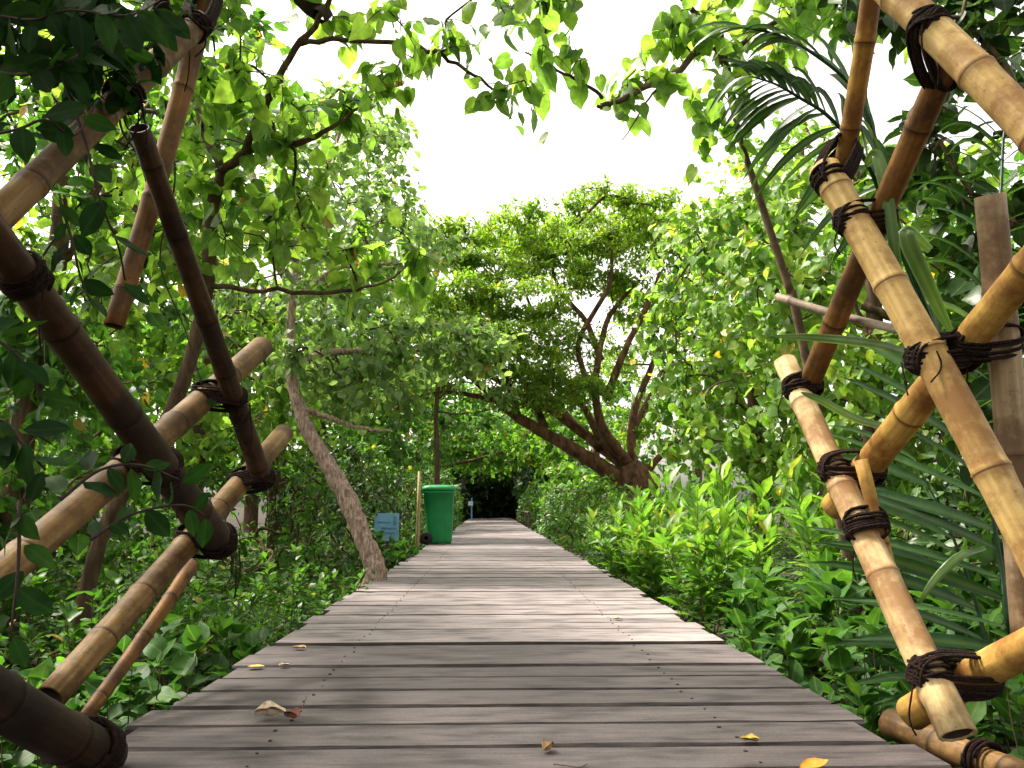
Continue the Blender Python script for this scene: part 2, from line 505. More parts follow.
# ------------------------------------------------------------------ the setting: ground and boardwalk
g = MB()
nx, ny = 70, 90
xs = np.concatenate([np.linspace(-400, -14, 12), np.linspace(-12, 12, 60), np.linspace(14, 400, 12)])
ys = np.concatenate([np.linspace(-60, -4, 8), np.linspace(-3, 60, 90), np.linspace(64, 900, 14)])
gx, gy = np.meshgrid(xs, ys)
side = np.clip(np.abs(gx - .06) - .7, 0, 1.2)
gz = -.62 + .22 * side + .05 * np.sin(gx * 3.1 + gy * 1.3) + .04 * np.sin(gx * 5.3 - gy * 4.1)
V = np.stack([gx, gy, gz], -1).reshape(-1, 3)
w = len(xs)
F = [(j * w + i, j * w + i + 1, (j + 1) * w + i + 1, (j + 1) * w + i) for j in range(len(ys) - 1) for i in range(w - 1)]
g.add(V, F)
tag(g.build('ground', M['soil']), kind='structure')

XL, XR = -.95, 1.06
deck = MB()
nails = []
y = .25
k = 0
drng = random.Random(5)
EDGE = [(.30, 1), (.52, 0), (.72, 1), (.93, 1), (1.14, 0), (1.33, 1), (1.53, 1), (1.73, 1), (1.94, 0), (2.13, 1), (2.35, 1), (2.56, 1), (2.78, 1), (2.98, 0), (3.18, 1), (3.43, 0), (3.66, 2)]
while EDGE[-1][0] < 40:
    last = EDGE[-1][0]
    EDGE.append((last + drng.choice([.17, .19, .2, .21, .22]), 2 if len(EDGE) % 8 == 0 else drng.choice([0, 0, 1, 0])))
for (y, e0), (y2, e1) in zip(EDGE[:-1], EDGE[1:]):
    near_ = y < 3.6
    hg = lambda e: (drng.uniform(.0015, .003), drng.uniform(.009, .014) if near_ else drng.uniform(.005, .008), .015)[e]
    g0, g1 = hg(e0), hg(e1)
    wd = y2 - y - g0 - g1
    y = y + g0
    dz = drng.uniform(-.003, .003) + (.004 if 3.6 < y < 3.8 else 0)
    a, c = XL + drng.gauss(0, .02), XR + drng.gauss(0, .02)
    ys_ = [0, .007, wd - .007, wd]
    n = 12
    xs_ = np.linspace(a, c, n)
    skew = drng.uniform(-.004, .004)
    ring = []
    for i, x in enumerate(xs_):
        wob = drng.uniform(-.0011, .0011)
        ch = drng.uniform(.005, .012) if near_ else .004
        yy = y + skew * (x) + wob
        wz = dz + drng.uniform(-.0012, .0012)
        ring += [(x, yy, -.032), (x, yy + .0, wz - .010), (x, yy + ch, wz), (x, yy + wd - ch, wz + wob * .5), (x, yy + wd, wz - .010), (x, yy + wd, -.032)]
    fs = []
    for i in range(n - 1):
        for j in range(6):
            q = (j + 1) % 6
            fs.append((i * 6 + j, (i + 1) * 6 + j, (i + 1) * 6 + q, i * 6 + q))
    fs.append((0, 1, 2, 3, 4, 5))
    fs.append(tuple((n - 1) * 6 + j for j in (5, 4, 3, 2, 1, 0)))
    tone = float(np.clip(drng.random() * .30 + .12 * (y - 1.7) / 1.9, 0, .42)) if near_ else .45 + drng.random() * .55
    top = [f for i, f in enumerate(fs[:-2]) if i % 6 == 2]
    edge = [f for i, f in enumerate(fs[:-2]) if i % 6 != 2] + fs[-2:]
    deck.add(ring, top, 0, tone)  # older boards at the near end, with canopy shade also put into their tone
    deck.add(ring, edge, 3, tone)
    if y < 22:
        for nx_ in (-.57, .64):
            for off in ((.25, .75) if y < 7 else (.5,)):
                nails.append((nx_ + drng.uniform(-.012, .012), y + wd * off + drng.uniform(-.01, .01), dz + .0005))
for (x, yy, z) in nails:
    r = drng.uniform(.003, .0062) if yy < 3.7 else drng.uniform(.003, .0045)
    a = np.arange(8) * math.pi / 4
    top = np.stack([x + r * np.cos(a), yy + r * np.sin(a), np.full(8, z + .0022)], -1)
    low = np.stack([x + r * 1.1 * np.cos(a), yy + r * 1.1 * np.sin(a), np.full(8, z - .004)], -1)
    deck.add(np.concatenate([top, low]), [tuple(range(8))] + [(i, i + 8, (i + 1) % 8 + 8, (i + 1) % 8) for i in range(8)], 1)
for xb in (XL + .10, -.57, .64, XR - .10):                      # joists under the planks
    deck.box((xb - .04, .2, -.16), (xb + .04, 40, -.0335), 2)
for yb in np.arange(.6, 40, 2.0):                               # piles
    for xb in (XL + .16, XR - .16):
        deck.tube([(xb, yb, -.85), (xb, yb, -.161)], .055, 8, 2)
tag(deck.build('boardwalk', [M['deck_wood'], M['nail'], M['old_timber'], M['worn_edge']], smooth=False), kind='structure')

# ------------------------------------------------------------------ bamboo frames
class Plane:
    def __init__(self, p0, n):
        self.p0, self.n = np.array(p0, float), unit(n)

    def hit(self, px, py, s=0.0):
        r = ray(px, py)
        t = np.dot(self.p0 + self.n * s - CAM, self.n) / np.dot(r, self.n)
        return CAM + r * t


def bamboo_pole(parent, a, b, ra, rb, mat, seed, node=.30, hollow=(True, True), label=None, name='bamboo_pole'):
    """a hollow culm with swollen growth rings, local Z along the culm"""
    rnd = random.Random(seed)
    a, b = np.asarray(a, float), np.asarray(b, float)
    Lg = float(np.linalg.norm(b - a))
    zs, rs, at = [], [], []
    nodes = []
    z = rnd.uniform(.08, node)
    while z < Lg - .04:
        nodes.append(z)
        z += node * rnd.uniform(.65, 1.35)

    def rad(z):
        return ra + (rb - ra) * z / Lg
    prof = []
    prof.append((0.0, 1.0, .35))
    for q in nodes:
        prof += [(q - .030, .995, 0), (q - .013, 1.02, .2), (q - .006, 1.085, .3), (q - .0015, 1.025, 1.0), (q + .003, 1.06, .8), (q + .011, 1.015, .55), (q + .036, .985, 0)]
    prof.append((Lg, 1.0, .35))
    zz = [p[0] for p in prof]
    for s in np.arange(.06, Lg, .09):
        if min(abs(s - q) for q in zz) > .045:
            prof.append((s, .985 + .006 * rnd.random(), 0))
    prof = sorted(p for p in prof if 0 <= p[0] <= Lg)
    S = 22
    a_ = np.arange(S) * 2 * math.pi / S
    bend = rnd.uniform(-.012, .012), rnd.uniform(-.012, .012)
    verts, att = [], []
    ring = lambda z, r, t, jag=0: (verts.extend([((r * math.cos(q)) * (1 + oval) + bend[0] * math.sin(math.pi * z / Lg), (r * math.sin(q)) * (1 - oval) + bend[1] * math.sin(math.pi * z / Lg), z + jag * rnd.uniform(-1, 1)) for q in a_]), att.extend([t] * S))
    oval = rnd.uniform(-.03, .03)
    dep = min(.09, Lg * .2)
    ring(dep, rad(0) * .5, 1.0); ring(dep, rad(0) * .78, 1.0); ring(.004, rad(0) * .80, .6); ring(0, rad(0) * .84, .3)
    for z, m, t in prof:
        ring(z, rad(z) * m, t, .002 if z in (0, Lg) else 0)
    ring(Lg, rad(Lg) * .84, .3); ring(Lg - .004, rad(Lg) * .80, .6); ring(Lg - dep, rad(Lg) * .78, 1.0); ring(Lg - dep, rad(Lg) * .5, 1.0)
    n = len(verts) // S
    fs = [(i * S + j, i * S + (j + 1) % S, (i + 1) * S + (j + 1) % S, (i + 1) * S + j) for i in range(n - 1) for j in range(S)]
    fs += [tuple(range(S - 1, -1, -1)), tuple((n - 1) * S + j for j in range(S))]
    me = bpy.data.meshes.new(name)
    me.from_pydata(verts, [], fs)
    me.polygons.foreach_set('use_smooth', np.ones(len(fs), bool))
    at_ = me.attributes.new('rnd', 'FLOAT', 'POINT'); at_.data.foreach_set('value', np.array(att, np.float32))
    me.materials.append(M[mat])
    me.materials.append(M['hollow'])
    inner = np.zeros(len(fs), np.int32)
    inner[:S * 2] = 1
    inner[(n - 3) * S:(n - 1) * S] = 1
    inner[-2:] = 1
    me.polygons.foreach_set('material_index', inner)
    me.update()
    o = bpy.data.objects.new(name, me)
    COL.objects.link(o)
    o.parent = parent
    d = Vector(unit(b - a))
    o.rotation_mode = 'QUATERNION'
    o.rotation_quaternion = d.to_track_quat('Z', 'Y')
    o.location = tuple(a - np.array(parent.location))
    if label:
        o['label'] = label
    return o


def closest(p, q):
    a0, a1 = p['a'], p['b']; b0, b1 = q['a'], q['b']
    u, v, w = a1 - a0, b1 - b0, a0 - b0
    A, B, C, D, E = u @ u, u @ v, v @ v, u @ w, v @ w
    den = A * C - B * B
    s = np.clip((B * E - C * D) / den, .03, .97); t = np.clip((A * E - B * D) / den, .03, .97)
    return a0 + s * u, b0 + t * v, s, t


def lashing(parent, p, q=None, at=None, where=None, turns=5, tails=2, seed=1, rope=.0044):
    rnd = random.Random(seed)
    mb = MB()
    ends = []
    if q is not None:
        ca, cb, s, t = closest(p, q)
        if where is not None:
            s = min(np.linspace(0, 1, 200), key=lambda t_: np.linalg.norm(np.cross(unit(p['a'] + (p['b'] - p['a']) * t_ - CAM), unit(ray(*where)))))
            ca = p['a'] + (p['b'] - p['a']) * s
            t = float(np.clip(np.dot(ca - q['a'], q['b'] - q['a']) / np.dot(q['b'] - q['a'], q['b'] - q['a']), 0, 1))
            cb = q['a'] + (q['b'] - q['a']) * t
        ra = p['ra'] + (p['rb'] - p['ra']) * s; rb = q['ra'] + (q['rb'] - q['ra']) * t
        ua, ub = unit(p['b'] - p['a']), unit(q['b'] - q['a'])
        if ua @ ub < 0:
            ub = -ub
        nrm = cb - ca
        dist = np.linalg.norm(nrm)
        nrm = unit(np.cross(ua, ub)) if dist < .02 else nrm / dist
        mid = (ca - nrm * ra + cb + nrm * rb) / 2
        hn = (dist + ra + rb) / 2
        for diag in ((ua + ub), (ua - ub)):
            if np.linalg.norm(diag) < .25:
                continue
            dg = unit(diag - nrm * (diag @ nrm))
            per = unit(np.cross(nrm, dg))
            hw = max(ra, rb) * 1.08
            for k in range(turns + 1):
                off = dg * (k - (turns - 1) / 2) * rope * 1.75 + dg * rnd.uniform(-.0025, .0025)
                tl = rnd.uniform(-.07, .07)
                th = np.linspace(0, 2 * math.pi, 40)
                c, s_ = np.cos(th), np.sin(th)
                e = .72
                X = np.sign(c) * np.abs(c) ** e * (hn + rope * rnd.uniform(.4, 1.2)); Y = np.sign(s_) * np.abs(s_) ** e * (hw + rope * rnd.uniform(.5, 1.4))
                pts = mid + off + X[:, None] * nrm + Y[:, None] * per + (Y * tl)[:, None] * dg
                mb.tube(pts, rope * rnd.uniform(.85, 1.15), 6, lump=.22)
        ends.append(ca - nrm * ra)
        wraps = [(p, ca, ua, ra, hn * .5)]
    else:
        ua = unit(p['b'] - p['a'])
        ca = p['a'] + (p['b'] - p['a']) * at
        ra = p['ra'] + (p['rb'] - p['ra']) * at
        wraps = [(p, ca, ua, ra, 0)]
    for (pp, c, u, r, sh) in wraps:
        e1 = unit(np.cross(u, (0.3, .2, 1))); e2 = np.cross(u, e1)
        nt = turns + (1 if q is None else -1)
        for layer in range(2 if q is None else 1):
            th = np.linspace(0, 2 * math.pi * nt, 24 * nt)
            z = (th / th[-1] - .5) * nt * rope * 2.1 + np.sin(th * .5 + rnd.random() * 6) * .004
            rr = r * 1.04 + rope * (.6 + layer * 1.1) + np.sin(th * 3.3) * .0015
            pts = c + z[:, None] * u + (rr * np.cos(th))[:, None] * e1 + (rr * np.sin(th))[:, None] * e2
            mb.tube(pts, rope * rnd.uniform(.85, 1.1), 6, lump=.22)
        ends.append(c + e1 * (r + rope))
    for k in range(tails):                                   # loose ends and loops that hang from the knot
        st = ends[k % len(ends)] + np.array([rnd.uniform(-.03, .03), rnd.uniform(-.03, .0), -.01])
        ln = rnd.uniform(.07, .20)
        if k % 3 == 2:
            th = np.linspace(0, 2 * math.pi, 18)
            pts = st + np.stack([.022 * np.sin(th), .01 * np.sin(th * 2), -.035 + .035 * np.cos(th)], -1)
        else:
            tt = np.linspace(0, 1, 9)
            pts = st + np.stack([.03 * np.sin(tt * 3 + k) * tt * rnd.uniform(-1, 1), .02 * tt * rnd.uniform(-1, 1), -ln * tt], -1)
        mb.tube(pts, rope * .5, 5, lump=.2)
    return mb.build('rope_lashing', M['rope'], parent)


def frame(name, label, cat, base, plane, spec, ties, seed, slim=.85):
    root = empty(name, base, label, cat)
    poles = {}
    for i, (key, (x0, y0), (x1, y1), wa, wb, s, mat) in enumerate(spec):
        wa, wb = wa * slim, wb * slim
        s0, s1 = s if isinstance(s, tuple) else (s, s)
        a, b = plane.hit(x0, y0, s0), plane.hit(x1, y1, s1)
        ra, rb = wa * a[1] / FPX / 2, wb * b[1] / FPX / 2
        poles[key] = dict(a=a, b=b, ra=ra, rb=rb)
        bamboo_pole(root, a, b, ra, rb, mat, seed + i * 7, node=.24 + .9 * (ra + rb), name='bamboo_pole' if max(wa, wb) > 16 else 'bamboo_strip')
    for i, tdef in enumerate(ties):
        kw = dict(seed=seed + 100 + i)
        if tdef[1] is None:
            p = poles[tdef[0]]
            # nearest parameter to the picture position
            best = min(np.linspace(0, 1, 200), key=lambda t: np.linalg.norm(np.cross(unit(p['a'] + (p['b'] - p['a']) * t - CAM), unit(ray(*tdef[2])))))
            lashing(root, p, at=best, turns=tdef[3], tails=tdef[4], **kw)
        else:
            lashing(root, poles[tdef[0]], poles[tdef[1]], where=tdef[2], turns=tdef[3], tails=tdef[4], **kw)
    return root, poles


PL = Plane((-1.07, 1.75, .6), (1, -.09, -.10))
left_spec = [
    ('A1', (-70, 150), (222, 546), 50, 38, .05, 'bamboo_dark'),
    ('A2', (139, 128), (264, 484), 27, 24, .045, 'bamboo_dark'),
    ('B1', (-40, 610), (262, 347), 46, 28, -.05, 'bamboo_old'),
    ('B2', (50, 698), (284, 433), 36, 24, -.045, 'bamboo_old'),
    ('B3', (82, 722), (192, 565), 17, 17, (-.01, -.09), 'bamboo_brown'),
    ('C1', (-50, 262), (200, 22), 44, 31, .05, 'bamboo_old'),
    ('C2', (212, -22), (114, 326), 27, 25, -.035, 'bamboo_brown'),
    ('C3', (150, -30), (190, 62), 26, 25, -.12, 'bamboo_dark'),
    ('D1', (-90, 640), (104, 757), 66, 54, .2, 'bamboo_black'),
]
left_ties = [
    ('C1', 'C2', None, 6, 2), ('C1', None, (124, 96), 3, 3), ('A1', None, (24, 274), 5, 1), ('A1', 'B1', None, 4, 3),
    ('A2', 'B1', None, 6, 6), ('A2', 'B2', None, 6, 3), ('A1', 'B2', None, 6, 3), ('D1', None, (92, 748), 5, 2),
]
frameL, polesL = frame('bamboo_lattice', 'dark weathered bamboo lattice lashed with black rope, in the shade of the creeper', 'bamboo frame', (-1.2, 2.2, -.4), PL, left_spec, left_ties, 21, .80)

PR = Plane((1.22, 2.1, 0), (-1, -.17, -.15))
right_spec = [
    ('R1', (824, 168), (1075, 632), 37, 46, .05, 'bamboo_straw'),
    ('R2', (785, 362), (958, 735), 26, 42, (-.02, .17), 'bamboo_cream'),
    ('R3', (1075, 212), (836, 507), 44, 34, -.05, 'bamboo_yellow'),
    ('R3b', (861, 460), (891, 570), 16, 13, .04, 'bamboo_yellow'),
    ('R4', (872, -28), (1085, 185), 42, 50, .05, 'bamboo_straw'),
    ('R5', (948, 60), (806, 392), 34, 25, -.04, 'bamboo_brown'),
    ('R6', (874, -25), (838, 190), 26, 23, -.05, 'bamboo_gold'),
    ('R7', (990, 196), (1030, 640), 35, 38, -.15, 'bamboo_weathered'),
    ('R8', (1080, 622), (912, 713), 44, 38, (-.06, .05), 'bamboo_yellow'),
    ('R9', (892, 724), (1070, 795), 34, 38, -.10, 'bamboo_old'),
    ('R10', (778, 297), (908, 332), 10, 11, -.10, 'bamboo_grey'),
]
right_ties = [
    ('R1', 'R6', None, 5, 1), ('R1', 'R5', None, 4, 1), ('R2', 'R5', None, 4, 1), ('R1', 'R3', None, 5, 2), ('R2', 'R3', None, 4, 0),
    ('R2', 'R3b', (866, 524), 5, 1), ('R2', 'R8', None, 5, 1), ('R4', 'R5', None, 5, 2), ('R3', 'R7', None, 4, 1), ('R9', None, (985, 756), 3, 1),
]
frameR, polesR = frame('bamboo_lattice', 'yellow bamboo lattice lashed with dark brown rope, palm fronds poking through it', 'bamboo frame', (1.3, 2.0, -.4), PR, right_spec, right_ties, 57)

# ------------------------------------------------------------------ vegetation builders
def blob(c, r, n, shell=.55, flat=None):
    """clump centres in an ellipsoid, denser towards its skin"""
    d = unit(rng.normal(size=(n, 3)))
    q = rng.uniform(0, 1, n) ** (1 / 3)
    q = q * (1 - shell) + shell * rng.uniform(.75, 1.05, n)
    return np.array(c) + d * q[:, None] * np.array(r)


def catmull(pts, k=5):
    pts = np.asarray(pts, float)
    ext = np.concatenate([[2 * pts[0] - pts[1]], pts, [2 * pts[-1] - pts[-2]]])
    out = []
    for i in range(1, len(ext) - 2):
        p0, p1, p2, p3 = ext[i - 1:i + 3]
        for t in np.arange(k) / k:
            out.append(.5 * ((2 * p1) + (-p0 + p2) * t + (2 * p0 - 5 * p1 + 4 * p2 - p3) * t * t + (-p0 + 3 * p1 - 3 * p2 + p3) * t ** 3))
    out.append(ext[-2])
    return np.array(out)


def limb_tube(mb, pr, sides=9, lump=.06, wob=.0, k=5):
    if lump > .1:
        sides, k = 16, 12
    """pr: list of (point, radius); returns the smoothed centre line"""
    pts = catmull([p for p, _ in pr], k)
    rad = np.interp(np.linspace(0, len(pr) - 1, len(pts)), range(len(pr)), [r for _, r in pr])
    if wob:
        pts[1:-1] += rng.normal(size=(len(pts) - 2, 3)) * wob
    mb.tube(pts, rad, sides, lump=lump)
    return pts


def twig_net(mb, skel, clumps, r0=.004, sag=.08, sides=5, power=.42):
    """joins every clump to the nearest wood, later ones growing from the earlier twigs"""
    nodes = [np.array(p) for p in skel]
    parent = [-1] * len(nodes)
    n0 = len(nodes)
    arr = np.array(nodes)
    dist0 = np.min(np.linalg.norm(clumps[:, None, :] - arr[None, :, :], axis=2), axis=1)
    segs = []
    for ci in np.argsort(dist0):
        c = clumps[ci]
        d = np.linalg.norm(np.array(nodes) - c, axis=1)
        j = int(np.argmin(d))
        L = d[j]
        if L < .02:
            continue
        base = nodes[j]
        ids = [j]
        m = 3
        off = rng.normal(size=3) * L * .12
        for q in range(1, m + 1):
            t = q / m
            p = base + (c - base) * t + off * math.sin(math.pi * t) + np.array([0, 0, sag * L * math.sin(math.pi * t)])
            nodes.append(p); parent.append(ids[-1]); ids.append(len(nodes) - 1)
        segs.append(ids)
    cnt = np.zeros(len(nodes))
    for ids in segs:
        i = ids[-1]
        while i != -1 and i >= n0:
            cnt[i] += 1
            i = parent[i]
    for ids in segs:
        rr = [r0 * max(cnt[i] if i >= n0 else cnt[ids[1]], 1) ** power for i in ids]
        rr[0] = min(rr[0], rr[1] * 1.15)
        mb.tube([nodes[i] for i in ids], rr, sides, cap=False)


def leafy(lv, mb, clumps, rc, per, size, droop=.5, up=.7, centre=None, out=.4, twigs=4, rt=.0018, face=None, jit=.35, flat=1.0):
    """twigs fanning from each clump with leaves along them"""
    for c in clumps:
        tone = rng.normal() * .16                         # whole twigs are a little younger or older than others
        dirs = unit(rng.normal(size=(twigs, 3)) + (np.array([0, 0, .25])) + (unit(c - centre) * out * 1.6 if centre is not None else 0))
        if flat != 1.0:
            dirs = unit(dirs * np.array([1, 1, flat]))
        for d in dirs:
            ln = rc * rng.uniform(.6, 1.15)
            n = max(1, int(round(per / twigs * rng.uniform(.7, 1.3))))
            t = np.linspace(.25, 1, n) if n > 1 else np.array([.9])
            bend = np.array([0, 0, -.35 * ln * min(flat * 1.5, 1)])
            pts = c + d * ln * t[:, None] + bend * (t ** 2)[:, None]
            if mb is not None:
                tt = np.linspace(0, 1, 4)
                mb.tube(c + d * ln * tt[:, None] + bend * (tt ** 2)[:, None], [rt * 1.5, rt * 1.2, rt, rt * .7], 4, cap=False)
            ax = unit(d * .45 + rng.normal(size=(n, 3)) * .6 + np.array([0, 0, -droop]))
            nr = rng.normal(size=(n, 3)) * jit + np.array([0, 0, up])
            if centre is not None:
                nr = nr + unit(c - centre) * out
            if face is not None:
                nr = nr + np.array(face)
            lv.add(pts + rng.normal(size=(n, 3)) * rc * .08, ax, nr, size * rng.uniform(.6, 1.15, n), np.where(rng.uniform(0, 1, n) > .988, 1.0, np.clip(rng.uniform(0, 1, n) * .7 + .12 + tone, 0, .93)))


def tree(name, label, cat, base, trunk, limbs, clumps, rc, per, size, tpl, leafmat, bark='bark', group=None, twigmat=None,
         twigs=4, r0=.004, centre=None, droop=.5, up=.7, out=.4, face=None, fold=.25, curl=.3, near=True, crown_name='crown', lump=.07, jit=.35, flat=1.0):
    root = empty(name, base, label, cat, group)
    skel = []
    if trunk:
        tb = MB()
        skel += list(limb_tube(tb, trunk, 12, lump))
        tb.build('trunk', M[bark], root)
    for lb in limbs:
        b = MB()
        skel += list(limb_tube(b, lb, 8, lump, wob=.006))
        b.build('limb', M[bark], root)
    tw = MB()
    twig_net(tw, np.array(skel), clumps, r0)
    lv = Leaves(tpl, fold, curl)
    leafy(lv, tw if near else None, clumps, rc, per, size, droop, up, np.mean(clumps, axis=0) if centre is None else np.array(centre), out, twigs, face=face, jit=jit, flat=flat)
    o = lv.build(crown_name, M[leafmat], root, extra=tw)
    if twigmat:
        o.data.materials[1] = M[twigmat]
    return root


def copies(src):
    return [o for o in bpy.data.objects if o.parent == src]


def copy_thing(src, loc, rz, sc, label, group=None, cat=None):
    c = src.copy()
    COL.objects.link(c)
    c.location = tuple(loc)
    c.rotation_euler = (0, 0, rz)
    c.scale = (sc, sc, sc)
    c['label'] = label
    if group:
        c['group'] = group
    for ch in copies(src):
        d = ch.copy()
        COL.objects.link(d)
        d.parent = c
    return c


# ------------------------------------------------------------------ trees
def PR_(lst, r):
    return [(P(px, py, d), q) for (px, py, d), q in zip(lst, r)]


# 1. big spreading tree over the path
D = 16.0
trunkC = [((2.95, D, -.75), .50), (P(640, 500, D), .42), (P(634, 478, D), .36), (P(628, 464, D), .22)]
limbsC = [
    PR_([(630, 485, D), (612, 474, D), (573, 449, D - .3), (519, 418, D - .7), (472, 378, D - 1), (438, 362, D - 1.2)], [0.245, 0.204, 0.156, 0.116, 0.068, 0.034]),
    PR_([(626, 466, D), (601, 447, D + .3), (550, 410, D + .2), (507, 387, D - .2), (452, 352, D - .2)], [0.177, 0.136, 0.095, 0.068, 0.034]),
    PR_([(624, 462, D), (606, 445, D), (585, 410, D + .4), (569, 387, D + .6), (540, 330, D + .9), (520, 280, D + 1)], [0.150, 0.109, 0.082, 0.061, 0.048, 0.027]),
    PR_([(628, 465, D), (604, 430, D - .4), (596, 395, D - .4), (601, 344, D - .2), (614, 309, D), (640, 280, D)], [0.150, 0.116, 0.088, 0.075, 0.061, 0.034]),
    PR_([(598, 405, D - .4), (578, 345, D - .6), (608, 289, D - .8), (612, 250, D - .9)], [0.075, 0.061, 0.054, 0.027]),
    PR_([(634, 475, D), (632, 422, D + .4), (648, 375, D + .6), (672, 320, D + .8), (690, 270, D + 1)], [0.136, 0.095, 0.075, 0.054, 0.027]),
    PR_([(520, 420, D - .7), (500, 360, D - 1), (470, 300, D - 1.2), (462, 260, D - 1.3)], [0.061, 0.048, 0.034, 0.020]),
    PR_([(640, 480, D), (672, 440, D + .2), (700, 395, D + .6)], [0.095, 0.068, 0.034]),
]
limbsC = [[(p_, r_ * .85) for p_, r_ in lb_] for lb_ in limbsC]
limbsC += [
    PR_([(600, 447, D), (570, 420, D + .8), (530, 372, D + 1), (500, 330, D + 1.2), (480, 290, D + 1.2)], [.12, .09, .07, .05, .03]),
    PR_([(545, 428, D - .5), (530, 395, D - .2), (505, 350, D), (490, 310, D)], [.09, .065, .05, .025]),
    PR_([(606, 400, D - .4), (625, 350, D - .6), (650, 300, D - .6), (664, 262, D - .6)], [.09, .065, .05, .03]),
    PR_([(601, 360, D - .2), (585, 320, D), (560, 290, D + .2), (548, 255, D + .3)], [.07, .055, .045, .025]),
    PR_([(632, 430, D + .4), (655, 390, D + 1), (690, 345, D + 1.4), (712, 300, D + 1.6)], [.08, .06, .045, .025]),
    PR_([(500, 402, D - .8), (470, 395, D - 1), (440, 392, D - 1.2), (410, 398, D - 1.4)], [.06, .045, .03, .015]),
]
clC = []
for (px, py, d, hx, hz, hy, n) in [                              # flat foliage trays seen edge on
        (462, 238, 15.5, 44, 9, 1.2, 30), (530, 218, 16, 56, 9, 1.4, 34), (604, 198, 16, 52, 9, 1.4, 34), (662, 206, 16.6, 46, 10, 1.2, 28),
        (495, 262, 15.2, 58, 9, 1.3, 34), (575, 240, 15.4, 56, 8, 1.3, 30), (650, 240, 16.2, 50, 9, 1.2, 28), (692, 270, 16.8, 30, 14, 1.1, 18),
        (452, 290, 14.6, 44, 9, 1.2, 26), (522, 298, 14.8, 58, 9, 1.3, 32), (600, 272, 15.8, 60, 8, 1.2, 26), (560, 340, 15.6, 44, 8, 1.3, 22), (492, 330, 14.6, 58, 9, 1.2, 30),
        (445, 335, 14.4, 36, 9, 1.0, 18), (585, 385, 15.2, 36, 8, 1.0, 12), (538, 365, 14.6, 40, 8, 1.0, 14),
        (690, 330, 17, 22, 16, 1.0, 10), (600, 222, 17.5, 70, 9, 1.2, 30), (545, 270, 17, 60, 10, 1.2, 30), (470, 310, 16.5, 40, 14, 1.2, 24), (555, 315, 16.8, 36, 9, 1.2, 14),
        (520, 240, 17, 60, 9, 1.2, 26), (655, 222, 17.6, 46, 9, 1.2, 22), (680, 300, 15.8, 26, 10, 1, 12), (655, 400, 17.5, 22, 14, 1, 8), (690, 440, 16.5, 24, 12, 1, 8),
        (470, 360, 15, 40, 9, 1, 18), (425, 385, 14.5, 30, 9, 1, 12), (520, 385, 15.5, 40, 8, 1, 14), (560, 370, 16.6, 36, 9, 1, 14), (640, 285, 17.5, 40, 9, 1.2, 16), (670, 370, 18, 26, 16, 1, 8), (700, 300, 17.5, 24, 18, 1, 12), (625, 425, 17, 30, 10, 1, 8), (430, 310, 15, 34, 14, 1, 18), (632, 345, 18.5, 34, 34, 1, 12), (665, 330, 18.5, 20, 30, 1, 10), (640, 310, 16.8, 34, 9, 1, 12), (618, 355, 17.5, 26, 12, 1, 8), (540, 395, 15, 46, 7, .9, 12), (480, 345, 13.8, 50, 9, 1, 16)]:
    c = P(px, py + (12 if py < 235 else 4), d)
    clC.append(blob(c, (hx / FPX * d, hy, hz / FPX * d), n, .3))
clC = np.concatenate(clC)
tree('spreading_tree', 'large spreading tree with thick dark limbs and flat layers of fine foliage over the path', 'tree', (2.95, D, -.6), trunkC, limbsC, clC,
     .36, 84, .12, SMALL, 'leaf_fine', 'bark_warm', twigs=8, r0=.009, droop=.1, up=1.1, out=.1, near=False, jit=.4, flat=.3)

# 2. near left hibiscus-like tree with heart leaves (its upper branches lean across the top of the picture)
T1 = [((-2.3, 4.6, -.6), .05), (P(100, 540, 4.5), .042), (P(172, 410, 4.4), .038), (P(205, 300, 4.3), .035), (P(212, 210, 4.2), .036), (P(225, 168, 4.1), .03)]
l1 = [
    PR_([(222, 172, 4.1), (255, 148, 4.0), (300, 142, 3.9), (330, 128, 3.9), (372, 100, 3.8)], [.026, .021, .017, .012, .006]),
    PR_([(245, 152, 4.0), (268, 95, 3.8), (296, 50, 3.7), (325, 8, 3.6), (350, -40, 3.5)], [.022, .019, .017, .014, .01]),
    PR_([(300, 44, 3.7), (345, 40, 3.6), (420, 46, 3.5), (450, 60, 3.45), (480, 80, 3.4), (515, 98, 3.4)], [.014, .012, .011, .009, .007, .003]),
    PR_([(222, 172, 4.1), (200, 120, 4.3), (180, 60, 4.4), (150, -20, 4.4)], [.024, .018, .014, .009]),
    PR_([(205, 300, 4.3), (160, 240, 4.5), (120, 190, 4.8), (70, 120, 5.0)], [.02, .016, .012, .006]),
    PR_([(207, 286, 4.3), (250, 288, 4.2), (320, 293, 4.2), (375, 285, 4.1), (405, 268, 4.1)], [.016, .013, .012, .008, .004]),
]
